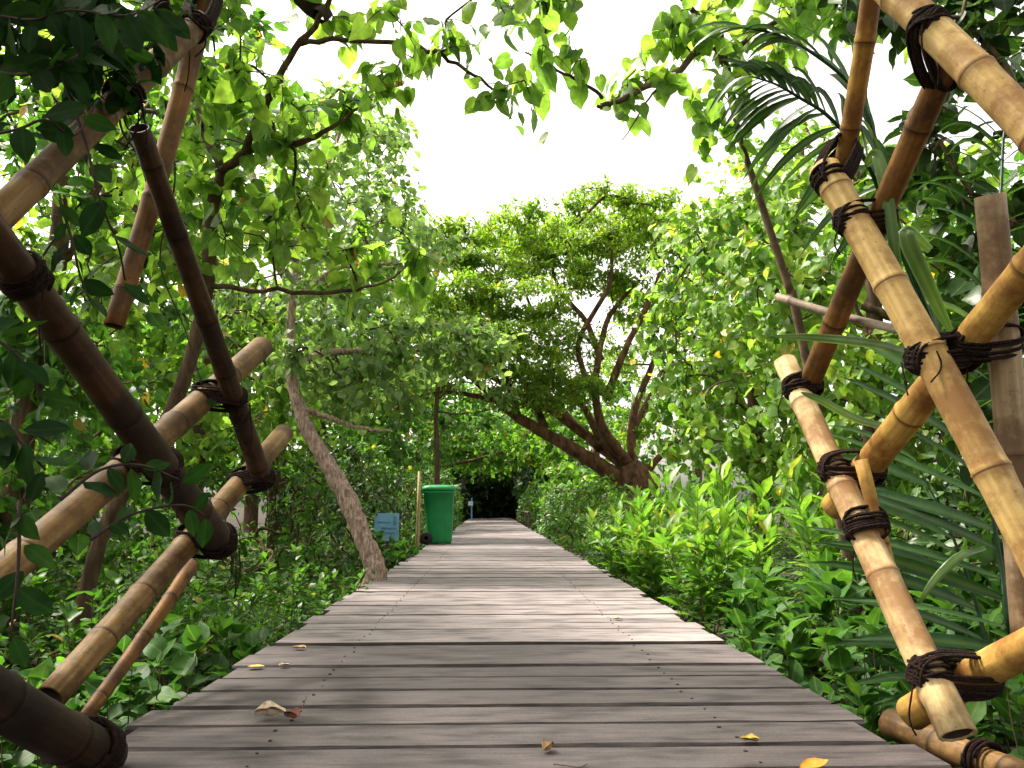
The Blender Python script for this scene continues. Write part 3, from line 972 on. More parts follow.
cl1 = np.concatenate([
    blob(P(270, 60, 3.8), (.55, .45, .40), 26), blob(P(200, 110, 4.3), (.7, .4, .5), 32), blob(P(120, 60, 4.6), (.7, .5, .5), 30),
    blob(P(380, 45, 3.55), (.3, .25, .12), 6, .1), blob(P(430, 42, 3.45), (.28, .2, .08), 3, .1), blob(P(508, 78, 3.4), (.10, .10, .10), 3, .1),
    blob(P(240, 235, 4.3), (.6, .4, .35), 28), blob(P(385, 252, 4.1), (.28, .2, .15), 10, .2), blob(P(300, 215, 4.2), (.35, .3, .2), 8),
    blob(P(120, 260, 4.8), (.6, .4, .5), 26), blob(P(330, 130, 3.9), (.3, .3, .15), 4), blob((-1.2, 2.6, 3.6), (1.3, 1.6, .5), 70), blob(P(490, 0, 3.4), (.4, .3, .08), 3, .1), blob((-2.2, 2.9, 3.6), (1.2, 1.7, .5), 150), blob((-1.6, -1.6, 2.4), (2.6, .7, 1.9), 160), blob((-2.8, 1.4, 3.1), (1.2, 1.9, .7), 150), blob((-.6, -.2, 4.2), (2.2, 1.6, .5), 90)])  # includes unseen clumps above and behind the camera, added to shade the foreground
tree('hibiscus_tree', 'slim forked tree with big heart-shaped leaves, its twigs reaching across the white sky', 'tree', (-2.3, 4.6, -.5), T1, l1, cl1,
     .17, 9, .102, HEART, 'leaf_heart', 'bark', twigs=4, r0=.0032, droop=.75, up=.35, out=.3, face=(.1, -.35, 0), twigmat='twig_dark')

# 3. leaning trunk beside the path, its pale foliage bough across the path
T2 = [((-1.03, 6.8, -.6), .19), ((-1.03, 6.8, -.25), .125), (P(376, 575, 6.8), .088), (P(362, 535, 6.85), .076), (P(345, 495, 6.9), .080), (P(322, 455, 6.95), .066), (P(303, 418, 7.0), .060), (P(291, 370, 7.05), .045), (P(292, 300, 7.1), .036), (P(300, 225, 7.2), .028)]
l2 = [
    PR_([(300, 408, 7.0), (330, 418, 7.0), (360, 428, 7.0), (392, 431, 7.0)], [.028, .022, .016, .007]),
    PR_([(291, 365, 7.0), (330, 352, 7.2), (390, 352, 7.5), (445, 348, 7.8), (490, 330, 8.0)], [.035, .03, .024, .016, .007]),
    PR_([(292, 300, 7.1), (340, 268, 7.2), (400, 262, 7.3), (430, 250, 7.4)], [.03, .02, .014, .007]),
    PR_([(296, 260, 7.1), (260, 200, 7.2), (240, 140, 7.4)], [.03, .022, .012]),
    PR_([(300, 225, 7.2), (330, 160, 7.3), (350, 100, 7.5)], [.026, .02, .01]),
]
cl2 = np.concatenate([
    blob(P(430, 345, 7.8), (.65, .6, .24), 50, .4), blob(P(360, 385, 7.4), (.5, .5, .25), 34, .4), blob(P(480, 345, 8.0), (.35, .4, .22), 22, .3), blob(P(330, 330, 7.2), (.6, .5, .4), 36),
    blob(P(260, 250, 7.2), (.8, .6, .6), 40), blob(P(400, 240, 7.4), (.55, .5, .4), 34), blob(P(340, 150, 7.4), (.7, .6, .6), 40)])
tree('leaning_tree', 'tree leaning left on a rough pale trunk at the edge of the boardwalk', 'tree', (-1.05, 6.8, -.5), T2, l2, cl2,
     .2, 15, .085, HEART, 'leaf_pale', 'bark_pale', lump=.16, twigs=4, r0=.0038, droop=.5, up=.6, out=.35, face=(.1, -.2, 0))


# generic forest tree
def forest(label, x, y, top, clumpdefs, mat='leaf_mid', size=.1, rc=.28, per=14, tpl=HEART, bark='bark', r=.08, group=None, name='broadleaf_tree', cat='tree', droop=.5, up=.6, lean=(0, 0), near=False, twigs=4, out=.5, face=None):
    cl = np.concatenate([blob(c, rr, n, .55) for c, rr, n in clumpdefs])
    tr = [((x, y, -.65), r * 1.25), ((x + lean[0] * .3, y + lean[1] * .3, top * .25), r), ((x + lean[0] * .7 + rng.normal() * .08, y + lean[1] * .7, top * .6), r * .75), ((x + lean[0], y + lean[1], top * .92), r * .35)]
    lims = []
    for c, rr, n in clumpdefs[:5]:
        t = rng.uniform(.35, .7)
        st = np.array([x + lean[0] * t, y + lean[1] * t, top * t])
        c = np.array(c, float)
        mid = (st + c) / 2 + np.array([0, 0, -.1]) + rng.normal(size=3) * .1
        lims.append([(st, r * .5), (mid, r * .35), (c, r * .15)])
    return tree(name, label, cat, (x, y, -.5), tr, lims, cl, rc, per, size, tpl, mat, bark, group, twigs=twigs, r0=.005, droop=droop, up=up, out=out, near=near, face=face)


# left side, from near to far
forest('shaded tree crowding in behind the dark bamboo lattice', -3.0, 5.2, 4.0, [((-2.9, 5.4, 2.6), (1.2, .8, 1.3), 90), ((-3.4, 5.2, 1.2), (1.2, .8, .9), 70), ((-2.5, 5.8, 3.9), (1.1, .9, .6), 40)], 'leaf_mid', .1, .22, 14, near=True)
forest('bushy tree with light green leaves between the forked tree and the leaning trunk', -3.1, 8.6, 5.2, [((-3.2, 8.8, 3.6), (1.5, 1.0, 1.6), 130), ((-2.7, 8.6, 1.9), (1.1, .8, .9), 80), ((-4.2, 8.4, 1.8), (1.2, .8, 1.1), 70)], 'leaf_heart', .1, .26, 16)
forest('tall loose-crowned tree with sunlit pale leaves against the white sky', -3.0, 11.5, 7.0, [((-3.1, 11.5, 5.0), (1.9, 1.6, 1.9), 170), ((-1.75, 11.8, 4.5), (.9, .9, 1.2), 60), ((-3.2, 11.2, 2.6), (1.4, 1.2, 1.1), 80), ((-2.2, 11.6, 6.4), (.9, .8, .6), 36)], 'leaf_pale', .11, .3, 15, r=.1)
forest('dense mid-green tree standing behind the bin on the left bank', -3.4, 15.5, 6.2, [((-3.5, 15.5, 4.2), (2.0, 1.6, 2.0), 150), ((-2.2, 15.8, 3.3), (1.2, 1.0, 1.3), 80), ((-2.9, 15.2, 1.6), (1.5, 1.2, 1.0), 90)], 'leaf_mid', .12, .34, 17, r=.12)
forest('far left forest tree with a wide dull green crown', -6.5, 13.0, 7.5, [((-6.5, 13, 4.5), (2.4, 2, 2.8), 180), ((-5.2, 12, 2.0), (1.8, 1.4, 1.4), 90), ((-8, 12, 2.5), (1.8, 1.5, 2.0), 80)], 'leaf_mid', .13, .38, 16, r=.14)
forest('left bank tree with bright yellowish leaves beyond the shaded one', -5.6, 8.2, 6.0, [((-5.4, 8.2, 3.6), (1.7, 1.3, 2.0), 150), ((-5.8, 8, 1.4), (1.5, 1.2, 1.0), 70)], 'leaf_bright', .11, .3, 15, r=.1)

# right side
forest('sunlit tree smothered in bright heart-shaped creeper leaves beside the spreading tree', 3.1, 9.2, 4.4, [((2.95, 9.2, 2.9), (1.25, 1.2, 1.5), 150), ((2.75, 8.8, 1.75), (1.1, 1.0, .8), 80), ((3.6, 9.0, 3.6), (1.1, 1.0, 1.1), 80)], 'leaf_bright', .115, .24, 17, droop=.8, up=.3, face=(-.5, -.4, .25), out=.3)
forest('bright creeper-covered tree just behind the yellow bamboo lattice', 3.1, 6.4, 3.9, [((3.0, 6.4, 2.4), (1.05, .9, 1.25), 130), ((3.0, 6.2, 1.3), (.9, .8, .7), 60), ((3.9, 6.3, 2.4), (.9, .8, 1.3), 60)], 'leaf_bright', .105, .2, 16, droop=.8, up=.3, face=(-.4, -.4, .25), out=.3, near=True)
forest('tall pale-leaved tree rising over the creeper-covered trees', 5.4, 13.0, 7.4, [((5.2, 13, 5.2), (2.0, 1.6, 2.0), 170), ((4.2, 13.2, 4.2), (1.2, 1.0, 1.4), 80), ((6.2, 12.6, 3.2), (1.8, 1.4, 1.6), 80)], 'leaf_bright', .12, .34, 15, r=.12)
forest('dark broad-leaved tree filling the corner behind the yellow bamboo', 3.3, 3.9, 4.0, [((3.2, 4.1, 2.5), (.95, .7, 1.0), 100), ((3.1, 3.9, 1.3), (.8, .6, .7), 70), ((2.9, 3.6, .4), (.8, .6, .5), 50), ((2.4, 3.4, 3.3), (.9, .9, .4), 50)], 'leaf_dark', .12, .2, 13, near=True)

# slim tree on the right whose purple-brown branch crosses the sky
T8 = [((2.35, 5.0, -.6), .035), (P(800, 330, 5.0), .028), (P(788, 285, 5.0), .026), (P(760, 200, 5.0), .023), (P(736, 122, 5.0), .02), (P(722, 40, 4.9), .017), (P(715, -30, 4.8), .014)]
l8 = [
    PR_([(728, 75, 4.9), (712, 45, 4.6), (680, 68, 4.3), (640, 90, 4.1), (613, 103, 4.0), (597, 106, 3.95)], [0.0243, 0.0230, 0.0203, 0.0175, 0.0149, 0.0095]),
    PR_([(602, 98, 4.0), (580, 82, 3.9), (552, 66, 3.8), (525, 52, 3.8)], [0.0108, 0.0081, 0.0068, 0.0041]),
    PR_([(662, 80, 4.2), (645, 105, 4.2), (622, 140, 4.2)], [0.0081, 0.0054, 0.0027]),
    PR_([(724, 60, 4.9), (760, 30, 4.8), (810, 5, 4.7), (860, -30, 4.6)], [0.0216, 0.0189, 0.0162, 0.0108]),
    PR_([(716, 40, 4.7), (690, 5, 4.4), (655, -20, 4.2)], [0.0189, 0.0162, 0.0108]),
]
cl8 = np.concatenate([blob(P(560, 58, 3.85), (.22, .15, .06), 3, .1), blob(P(640, 75, 4.1), (.24, .15, .12), 5, .1), blob(P(685, 35, 4.3), (.22, .2, .14), 9, .2), blob(P(755, 20, 4.7), (.5, .4, .2), 20),
                      blob(P(720, 110, 4.8), (.22, .25, .22), 9), blob(P(560, 5, 4.0), (.5, .2, .06), 6, .1), blob(P(870, -30, 4.4), (.7, .5, .4), 26), blob((.4, 1.9, 4.1), (1.5, 1.7, .5), 110), blob((2.0, -1.8, 2.2), (2.0, .7, 1.8), 120)])  # closing blobs are out of view, added to hold light off the near deck
tree('slim_tree', 'slim tree right of the sky gap with a crooked purple-brown branch of hanging leaves', 'tree', (2.35, 5.0, -.5), T8, l8, cl8,
     .15, 8, .12, HEART, 'leaf_heart', 'twig', twigs=4, r0=.003, droop=.9, up=.25, out=.3, face=(0, -.4, 0), twigmat='twig_dark')

# thin bare-stemmed tree behind the bin with flat horizontal branches
Tb = [((-.92, 14.0, -.6), .06), (P(437, 470, 14), .05), (P(436, 420, 14), .042), (P(439, 375, 14), .03)]
lb = [PR_([(437, 412, 14), (460, 414, 13.9), (495, 409, 13.8)], [.018, .014, .007]), PR_([(437, 384, 14), (410, 378, 14), (380, 382, 14)], [.018, .012, .006]),
      PR_([(437, 400, 14), (455, 385, 14), (480, 382, 14), (500, 384, 14)], [.018, .014, .01, .005]), PR_([(437, 440, 14), (452, 420, 14.2), (468, 405, 14.3)], [.014, .01, .005])]
tree('thin_tree', 'thin brown tree with level bare branches rising right behind the green bin', 'tree', (-.92, 14, -.5), Tb, lb, np.concatenate([blob(P(440, 372, 14), (.7, .5, .25), 26), blob(P(500, 395, 14), (.3, .3, .15), 8)]),
     .25, 12, .1, HEART, 'leaf_pale', 'bark', near=False)

# far trees that close over the path
gfar = 'trees closing over the far end of the path'
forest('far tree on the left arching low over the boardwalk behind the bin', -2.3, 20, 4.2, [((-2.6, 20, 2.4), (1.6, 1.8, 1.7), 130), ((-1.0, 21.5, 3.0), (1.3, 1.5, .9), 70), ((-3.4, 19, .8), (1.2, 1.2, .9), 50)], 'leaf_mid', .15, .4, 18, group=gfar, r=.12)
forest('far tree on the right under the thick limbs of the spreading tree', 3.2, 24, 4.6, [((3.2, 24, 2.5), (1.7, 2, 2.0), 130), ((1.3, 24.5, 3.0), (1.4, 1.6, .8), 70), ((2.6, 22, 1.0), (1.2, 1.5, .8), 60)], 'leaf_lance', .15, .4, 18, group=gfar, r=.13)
forest('bright far tree whose crown hangs in the middle above the path', -2.6, 29, 5.0, [((-.2, 29, 3.5), (2.0, 2.2, 1.0), 130), ((.0, 31, 2.7), (1.9, 1.6, .6), 90), ((-2.7, 29, 2.6), (1.4, 2, 2.0), 90), ((2.0, 30, 3.2), (1.2, 2, .9), 60)], 'leaf_lance', .17, .45, 18, group=gfar, r=.15)
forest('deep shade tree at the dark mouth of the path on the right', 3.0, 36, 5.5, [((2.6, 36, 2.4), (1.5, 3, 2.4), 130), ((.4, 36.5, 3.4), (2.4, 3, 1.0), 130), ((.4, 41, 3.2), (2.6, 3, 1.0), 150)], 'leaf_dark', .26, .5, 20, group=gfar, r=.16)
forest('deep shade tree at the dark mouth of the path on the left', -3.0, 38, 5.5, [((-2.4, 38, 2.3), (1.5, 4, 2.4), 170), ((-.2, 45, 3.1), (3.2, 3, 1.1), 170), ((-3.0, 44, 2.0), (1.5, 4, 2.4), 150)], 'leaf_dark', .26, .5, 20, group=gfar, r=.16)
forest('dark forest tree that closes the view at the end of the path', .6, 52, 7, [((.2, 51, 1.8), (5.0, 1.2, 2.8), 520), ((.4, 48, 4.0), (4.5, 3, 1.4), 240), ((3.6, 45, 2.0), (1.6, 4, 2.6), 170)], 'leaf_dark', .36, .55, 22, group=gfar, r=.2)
forest('forest tree low on the right bank seen through gaps of the creeper leaves', 8.5, 17.5, 4.2, [((7.6, 17.5, 1.4), (2.2, 1.6, 1.3), 60), ((10.5, 17, 1.8), (2.4, 1.6, 1.9), 80), ((5.6, 18.5, .6), (1.6, 1.4, .8), 40)], 'leaf_mid', .15, .4, 17, r=.14)
forest('dark forest tree behind the corner tree on the right', 6.5, 8.0, 5.0, [((6.2, 8, 2.6), (1.8, 1.4, 1.9), 150), ((5.0, 7.6, 1.0), (1.5, 1.2, 1.1), 110), ((7.6, 7.5, 1.2), (1.8, 1.4, 1.4), 110)], 'leaf_mid', .13, .34, 16, r=.12)
forest('low forest tree at the far left behind the shaded bamboo', -8.0, 10.5, 4.5, [((-7.4, 10.5, 1.4), (2.2, 1.5, 1.6), 160), ((-10, 10, 2.2), (2.2, 1.6, 2.2), 130), ((-5.6, 11.2, 1.2), (1.6, 1.4, 1.4), 110)], 'leaf_mid', .13, .36, 17, r=.14)
forest('broad far tree behind the spreading tree and the right bank shrubs', 7.0, 27, 6, [((6.4, 27, 2.6), (2.6, 2, 2.2), 130), ((4.6, 30, 4.4), (2.0, 2, 1.6), 80)], 'leaf_mid', .18, .45, 16, group=gfar, r=.16)
forest('broad far tree filling the left bank behind the nearer crowns', -7.0, 24, 8, [((-6.6, 24, 4.2), (3.0, 2.5, 3.6), 260), ((-4.0, 25, 4.5), (2.0, 2, 2.2), 130)], 'leaf_mid', .18, .5, 17, group=gfar, r=.18)

# ------------------------------------------------------------------ shrubs and herbs
def stems_plant(name, label, cat, base, n, h, spread, leaf, tpl, mat, per, droop, up, group=None, fold=.3, curl=.35, whorl=True, stem_r=.004, stem='twig', top=.35):
    root = empty(name, base, label, cat, group)
    sm = MB()
    lv = Leaves(tpl, fold, curl)
    base = np.array(base, float)
    for i in range(n):
        a = rng.uniform(0, 2 * math.pi)
        rr = math.sqrt(rng.uniform(0, 1)) * spread
        foot = base + np.array([math.cos(a) * rr * .12, math.sin(a) * rr * .12, 0])
        hh = h * rng.uniform(.55, 1.1)
        tip = base + np.array([math.cos(a) * rr, math.sin(a) * rr, hh])
        tt = np.linspace(0, 1, 6)
        pts = foot + (tip - foot) * tt[:, None] + np.array([math.cos(a), math.sin(a), 0]) * (.06 * np.sin(tt * 3))[:, None]
        sm.tube(pts, np.linspace(stem_r, stem_r * .4, 6), 5, cap=False)
        m = int(per * rng.uniform(.7, 1.3))
        t = top + (1 - top) * np.sort(rng.uniform(0, 1, m)) ** .8
        q = foot + (tip - foot) * t[:, None]
        az = np.arange(m) * 2.4 + rng.uniform(0, 6)
        rad = np.stack([np.cos(az), np.sin(az), np.zeros(m)], -1)
        ax = rad * (1.0 - .55 * (t[:, None] - top)) + np.array([0, 0, 1]) * (.15 + .95 * t[:, None] - droop) + rng.normal(size=(m, 3)) * .2
        nr = np.array([0, 0, up]) + rng.normal(size=(m, 3)) * .3 - rad * .25
        lv.add(q, ax, nr, leaf * rng.uniform(.65, 1.15, m), np.clip(rng.uniform(0, 1, m) * .7 + .3 * t, 0, 1))
    lv.build('foliage', M[mat], root)
    sm.build('stem', M[stem], root)
    return root


# bright lance-leaved shrubs, right bank
gL = 'bright lance-leaved shrubs along the right edge of the boardwalk'
s0 = stems_plant('lance_shrub', 'yellow-green lance-leaved shrub at the deck edge where the bright clump begins, nearest the round bush', 'shrub', (1.55, 8.6, -.45), 12, 1.2, .48, .21, LANCE, 'leaf_lance', 22, .15, .8, gL, top=.25)
s1 = stems_plant('lance_shrub', 'tallest yellow-green lance-leaved shrub, below the bright creeper-covered trees', 'shrub', (2.0, 6.6, -.45), 13, 1.3, .5, .22, LANCE, 'leaf_lance', 24, .15, .8, gL, top=.22)
for src, x, yv, rz, sc, lab in [
        (s0, 1.95, 7.7, 1.0, 1.0, 'lance-leaved shrub set back behind the first two bright shrubs'),
        (s1, 1.50, 7.2, 2.1, .85, 'lance-leaved shrub hugging the planks, second along the bright clump'),
        (s0, 1.50, 5.7, 3.0, .95, 'lance-leaved shrub in the middle of the bright clump at the plank ends'),
        (s1, 2.5, 5.6, 4.2, 1.0, 'lance-leaved shrub far from the deck, in front of the creeper leaves'),
        (s1, 2.4, 8.6, .5, 1.0, 'lance-leaved shrub deepest in the bank under the spreading tree'),
        (s1, 3.0, 7.2, 3.4, 1.05, 'lance-leaved shrub against the foot of the creeper-covered tree')]:
    copy_thing(src, (x, yv, -.45), rz, sc, lab, gL)

# darker broad-leaved plants, right bank near the camera
gB = 'dark broad-leaved plants low beside the right plank ends'
b0 = stems_plant('broadleaf_plant', 'low plant with round glossy leaves beside the foot of the tan bamboo pole', 'plant', (1.55, 3.1, -.5), 9, .62, .34, .115, HEART, 'leaf_deep', 11, .35, .9, gB, curl=.45)
b1 = stems_plant('broadleaf_plant', 'low plant with pointed dark leaves halfway along the near right deck edge', 'plant', (1.42, 3.7, -.5), 11, .62, .34, .14, OVAL2, 'leaf_deep', 13, .3, .9, gB)
for src, x, yv, rz, sc, lab in [
        (b1, 1.36, 2.75, 1.2, .8, 'small pointed-leaved plant squeezed between the planks and the tan bamboo pole'),
        (b0, 1.95, 3.9, 2.0, 1.15, 'round-leaved plant behind the others under the palm fronds'),
        (b1, 1.9, 3.3, 3.3, 1.1, 'pointed-leaved plant in the gap of the bamboo triangle'),
        (b0, 1.42, 4.4, 4.0, 1.0, 'round-leaved plant touching the near end of the bright shrubs'),
        (b1, 1.75, 5.0, 2.6, 1.2, 'dark pointed-leaved plant overlapping the nearest bright shrub'),
        (b0, 2.3, 3.4, 1.0, 1.3, 'biggest round-leaved plant, behind the bamboo triangle'),
        (b1, 2.3, 4.4, 5.0, 1.2, 'tall pointed-leaved plant in the shade behind the palm'),
        (b0, 1.70, 2.35, 5.2, .9, 'round-leaved plant under the yellow bamboo stub near the camera')]:
    copy_thing(src, (x, yv, -.5), rz, sc, lab, gB)

# herbs, left bank
gH = 'leafy green herbs on the left bank'
h0 = stems_plant('leafy_herb', 'bright leafy herb at the foot of the leaning trunk', 'plant', (-1.35, 6.0, -.5), 18, .75, .5, .075, OVAL, 'leaf_herb', 24, .35, 1.0, gH, top=.25)
h1 = stems_plant('leafy_herb', 'spreading leafy herb along the plank ends in the middle of the left bank', 'plant', (-1.35, 4.6, -.5), 18, .62, .5, .08, OVAL, 'leaf_herb', 22, .35, 1.0, gH, top=.25)
h2 = stems_plant('leafy_herb', 'low herb with broader leaves seen through the gap of the bamboo', 'plant', (-1.4, 3.3, -.5), 13, .55, .42, .10, HEART, 'leaf_deep', 13, .4, 1.0, gH, top=.25)
for src, x, yv, rz, sc, lab in [
        (h0, -1.9, 5.3, 1.0, 1.1, 'tallest of the leafy herbs, set back between the forked and the leaning tree'),
        (h1, -1.95, 4.3, 2.2, 1.15, 'leafy herb behind the far tips of the bamboo lattice'),
        (h0, -1.32, 5.3, 3.1, .85, 'leafy herb leaning onto the planks just before the leaning trunk'),
        (h2, -1.30, 3.9, 4.0, 1.0, 'broad-leaved herb at the plank ends below the lattice tips'),
        (h2, -1.32, 2.65, 5.0, .85, 'broad-leaved herb under the lowest crossing of the dark lattice'),
        (h1, -2.0, 3.2, 1.6, 1.1, 'herb in the shade behind the lower half of the dark lattice'),
        (h2, -2.1, 2.4, .7, 1.2, 'shaded herb in the bottom corner behind the thick dark pole'),
        (h0, -2.6, 6.4, 2.9, 1.2, 'tall herb far back from the planks behind the leaning trunk'),
        (h1, -2.7, 5.0, 5.4, 1.25, 'herb deep in the left bank behind the others'),
        (h0, -1.5, 7.8, .2, .75, 'small pale herb between the leaning trunk and the blue sign'),
        (h0, -1.24, 6.35, 4.4, .78, 'small herb touching the foot of the leaning trunk'),
        (h2, -1.27, 9.6, 1.9, 1.25, 'low herb in front of the blue sign')]:
    copy_thing(src, (x, yv, -.5), rz, sc, lab, gH)


def bush(label, c, r, n, mat, size, tpl=OVAL, rc=.18, per=16, group=None, up=.8):
    c = np.array(c, float)
    root = empty('round_bush', (c[0], c[1], -.5), label, 'bush', group)
    cl = blob(c, r, n, .6)
    cl = cl[cl[:, 2] > -.45]
    sm = MB()
    st = [np.array([c[0] + rng.uniform(-.04, .04), c[1] + rng.uniform(-.04, .04), -.55 + .15 * i]) for i in range(4)]
    twig_net(sm, np.array(st), cl, .005)
    lv = Leaves(tpl, .25, .3)
    leafy(lv, None, cl, rc, per, size, .3, up, c, .6, 4)
    lv.build('foliage', M[mat], root)
    sm.build('stem', M['twig'], root)
    return root


gU = 'rounded bushes beside the far half of the boardwalk'
bush('rounded light green bush hard against the planks where the path narrows', (1.75, 13.2, .25), (.62, 1.2, .85), 130, 'leaf_lance', .085, group=gU)
bush('darker rounded bush in the shade of the spreading trunk', (2.05, 11.0, .1), (.75, 1.1, .62), 120, 'leaf_mid', .085, group=gU)
bush('dark bush deep behind the light green bush, at the spreading trunk', (3.2, 12.5, .2), (.9, 1.2, .7), 110, 'leaf_mid', .1, group=gU)
bush('small leafy bush on the left plank ends just beyond the green bin', (-1.35, 18.0, .55), (.62, 1.4, 1.0), 140, 'leaf_herb', .11, group=gU)
bush('far bush on the right next to the small dark railing', (1.75, 19.0, .3), (.6, 2.2, .85), 150, 'leaf_herb', .11, group=gU)
bush('dark bush behind the blue sign', (-2.1, 11.2, .5), (.9, 1.0, 1.0), 150, 'leaf_dark', .1, group=gU)
bush('dark bush between the blue sign and the bin stake', (-1.95, 13.0, .55), (.8, 1.0, 1.15), 140, 'leaf_mid', .1, group=gU)
bush('shaded bush behind the leaning trunk', (-2.7, 8.9, .5), (1.0, .9, .9), 150, 'leaf_mid', .09, group=gU)
bush('dark bush low behind the forked tree', (-3.6, 7.0, .3), (1.1, .9, .8), 150, 'leaf_mid', .09, group=gU)
bush('dark bush at the back of the left bank behind the lattice', (-3.6, 4.4, .2), (1.1, .8, .8), 140, 'leaf_dark', .09, group=gU)
bush('far bush on the left of the dark path mouth', (-1.6, 26.0, .5), (.7, 3.0, 1.0), 150, 'leaf_mid', .14, group=gU)
bush('far bush on the right of the dark path mouth', (1.8, 29.0, .5), (.75, 3.4, 1.0), 150, 'leaf_mid', .14, group=gU)

bush('dark bush at the foot of the corner tree behind the palm', (3.3, 4.6, .25), (1.1, .8, .8), 150, 'leaf_dark', .1, group=gU)
bush('shaded bush behind the palm and below the creeper tree', (3.9, 6.0, .2), (1.1, .8, .75), 150, 'leaf_mid', .1, group=gU)
bush('leafy bush far back on the left between two tree trunks', (-4.9, 6.2, .35), (1.2, .9, .95), 170, 'leaf_mid', .1, group=gU)

# ground cover on both banks
gc = Leaves(OVAL, .25, .35)
for (x0, x1, y0, y1, n, sz) in [(-14, -5.5, 3, 22, 9000, .12), (5.5, 14, 3, 22, 9000, .12), (-5.5, -.98, 1.2, 9, 13000, .07), (-6, -1.0, 9, 20, 6000, .09), (1.1, 5.5, 1.6, 9, 11000, .075), (1.1, 6.5, 9, 20, 6000, .09), (-8, 8, 20, 45, 7000, .14)]:
    p = np.stack([rng.uniform(x0, x1, n), rng.uniform(y0, y1, n), np.zeros(n)], -1)
    if x0 == -8:
        p = p[(p[:, 0] < -1.05) | (p[:, 0] > 1.15)]
    m = len(p)
    lump = np.sin(p[:, 0] * 2.3 + 1) * np.sin(p[:, 1] * 1.9) * .5 + .5
    p[:, 2] = -.52 + np.clip(.22 * (np.abs(p[:, 0] - .06) - .9), 0, .2) + rng.uniform(0, 1, m) ** 1.6 * (.18 + .22 * lump)
    ax = rng.normal(size=(m, 3)); ax[:, 2] = ax[:, 2] * .35
    gc.add(p, ax, np.array([0, 0, 1.0]) + rng.normal(size=(m, 3)) * .35, sz * rng.uniform(.6, 1.2, m))
tag(gc.build('ground_cover', M['leaf_cover']), 'low green ground cover on both banks', None, None, 'stuff')

# ------------------------------------------------------------------ palm behind the right lattice
def frond(parent, pts, n, ln, wid, side_dir, hang=.5, taper=.35, seed=0, one_side=False, fwd=.75, sd_=1.0, ref=(0, 0, 1.0)):
    rnd = np.random.default_rng(seed)
    c = catmull(pts, 8)
    lv = MB()
    tan = unit(np.gradient(c, axis=0))
    idx = np.linspace(len(c) * .14, len(c) - 1, n).astype(int)
    sd = unit(side_dir)
    for k, i in enumerate(idx):
        f = k / (n - 1)
        L = ln * (1 - taper * abs(f - .4) / .6) * rnd.uniform(.85, 1.1)
        for s in ((1,) if one_side else (1, -1)):
            d = unit(tan[i] * (fwd + .5 * f) + sd * s * sd_ * (1 - .35 * f) + rnd.normal(size=3) * .07)
            m = 7
            t = np.linspace(0, 1, m)
            drop = hang * rnd.uniform(.7, 1.3)
            cl = c[i] + d * L * t[:, None] + np.array([0, 0, -1.0]) * (drop * L * t ** 2.2)[:, None]
            tn = unit(np.gradient(cl, axis=0))
            wv = unit(np.cross(tn, np.array(ref) + rnd.normal(size=3) * .25))
            up = np.cross(wv, tn)
            w_ = wid * np.array([.35, .8, 1, 1, .85, .5, .04]) * rnd.uniform(.8, 1.15)
            base = []
            for q in range(m):
                base += [cl[q] - wv[q] * w_[q] + up[q] * w_[q] * .35, cl[q], cl[q] + wv[q] * w_[q] + up[q] * w_[q] * .35]
            fs = []
            for q in range(m - 1):
                fs += [(q * 3, q * 3 + 1, q * 3 + 4, q * 3 + 3), (q * 3 + 1, q * 3 + 2, q * 3 + 5, q * 3 + 4)]
            lv.add(base, fs, 0, rnd.uniform(0, 1))
    nleaf = lv.n
    lv.tube(c, np.linspace(.011, .003, len(c)), 6)
    o = lv.build('frond', M['leaf_palm'], parent)
    mat_at = o.data.attributes.new('mid', 'FLOAT', 'POINT')
    mat_at.data.foreach_set('value', np.concatenate([np.tile([.08, 0, .08], nleaf // 3), np.full(lv.n - nleaf, .08)]).astype(np.float32))
    return o


palm = empty('palm', (2.05, 2.9, -.5), 'dark green palm with long narrow leaflets hanging behind the yellow bamboo', 'palm')
st = MB()
st.tube(catmull([(2.05, 2.9, -.6), (2.03, 2.9, -.2), (1.98, 2.88, .2), (1.9, 2.85, .5)], 4), np.linspace(.09, .04, 13), 10, lump=.12)
st.build('trunk', M['bark'], palm)
pb = np.array([1.95, 2.88, .35])
frond(palm, [pb, P(905, 260, 2.8), P(868, 165, 2.75), P(830, 118, 2.75), P(800, 98, 2.78), P(775, 84, 2.8), P(750, 76, 2.85)], 19, .33, .018, (.05, .55, -.8), .55, seed=1, ref=(.2, -.8, .4))
frond(palm, [pb, P(915, 280, 2.7), P(884, 170, 2.65), P(856, 92, 2.65), P(805, 48, 2.7), P(775, 34, 2.8), P(745, 28, 2.85)], 14, .40, .020, (.2, .9, .1), .4, seed=2, fwd=1.2, sd_=.55, ref=(.1, -.6, .7))
frond(palm, [pb + (0, 0, -.5), P(1012, 640, 2.5), P(1000, 560, 2.55), P(985, 480, 2.6), P(960, 400, 2.65)], 12, .62, .022, (-1, .35, .12), .10, seed=3, ref=(.1, -.8, .6), one_side=True, fwd=.1, taper=.25)
frond(palm, [pb + (0, 0, -.5), P(1000, 680, 2.8), P(975, 600, 2.85), P(950, 530, 2.9), P(915, 460, 3.0)], 11, .60, .022, (-1, .2, .0), .2, seed=4, ref=(.1, -.8, .6), one_side=True, fwd=.2, taper=.25)
frond(palm, [pb + (0, 0, -.5), (2.2, 2.5, -.1), (2.25, 2.4, .2), (2.3, 2.4, .55)], 14, .6, .020, (-.9, .2, .2), .2, seed=5, ref=(.1, -.8, .6), fwd=.3)
frond(palm, [pb, P(985, 330, 2.9), P(1000, 200, 3.0), P(1010, 110, 3.1), P(1060, 40, 3.2)], 20, .55, .015, (-.8, .3, .2), .5, seed=6)
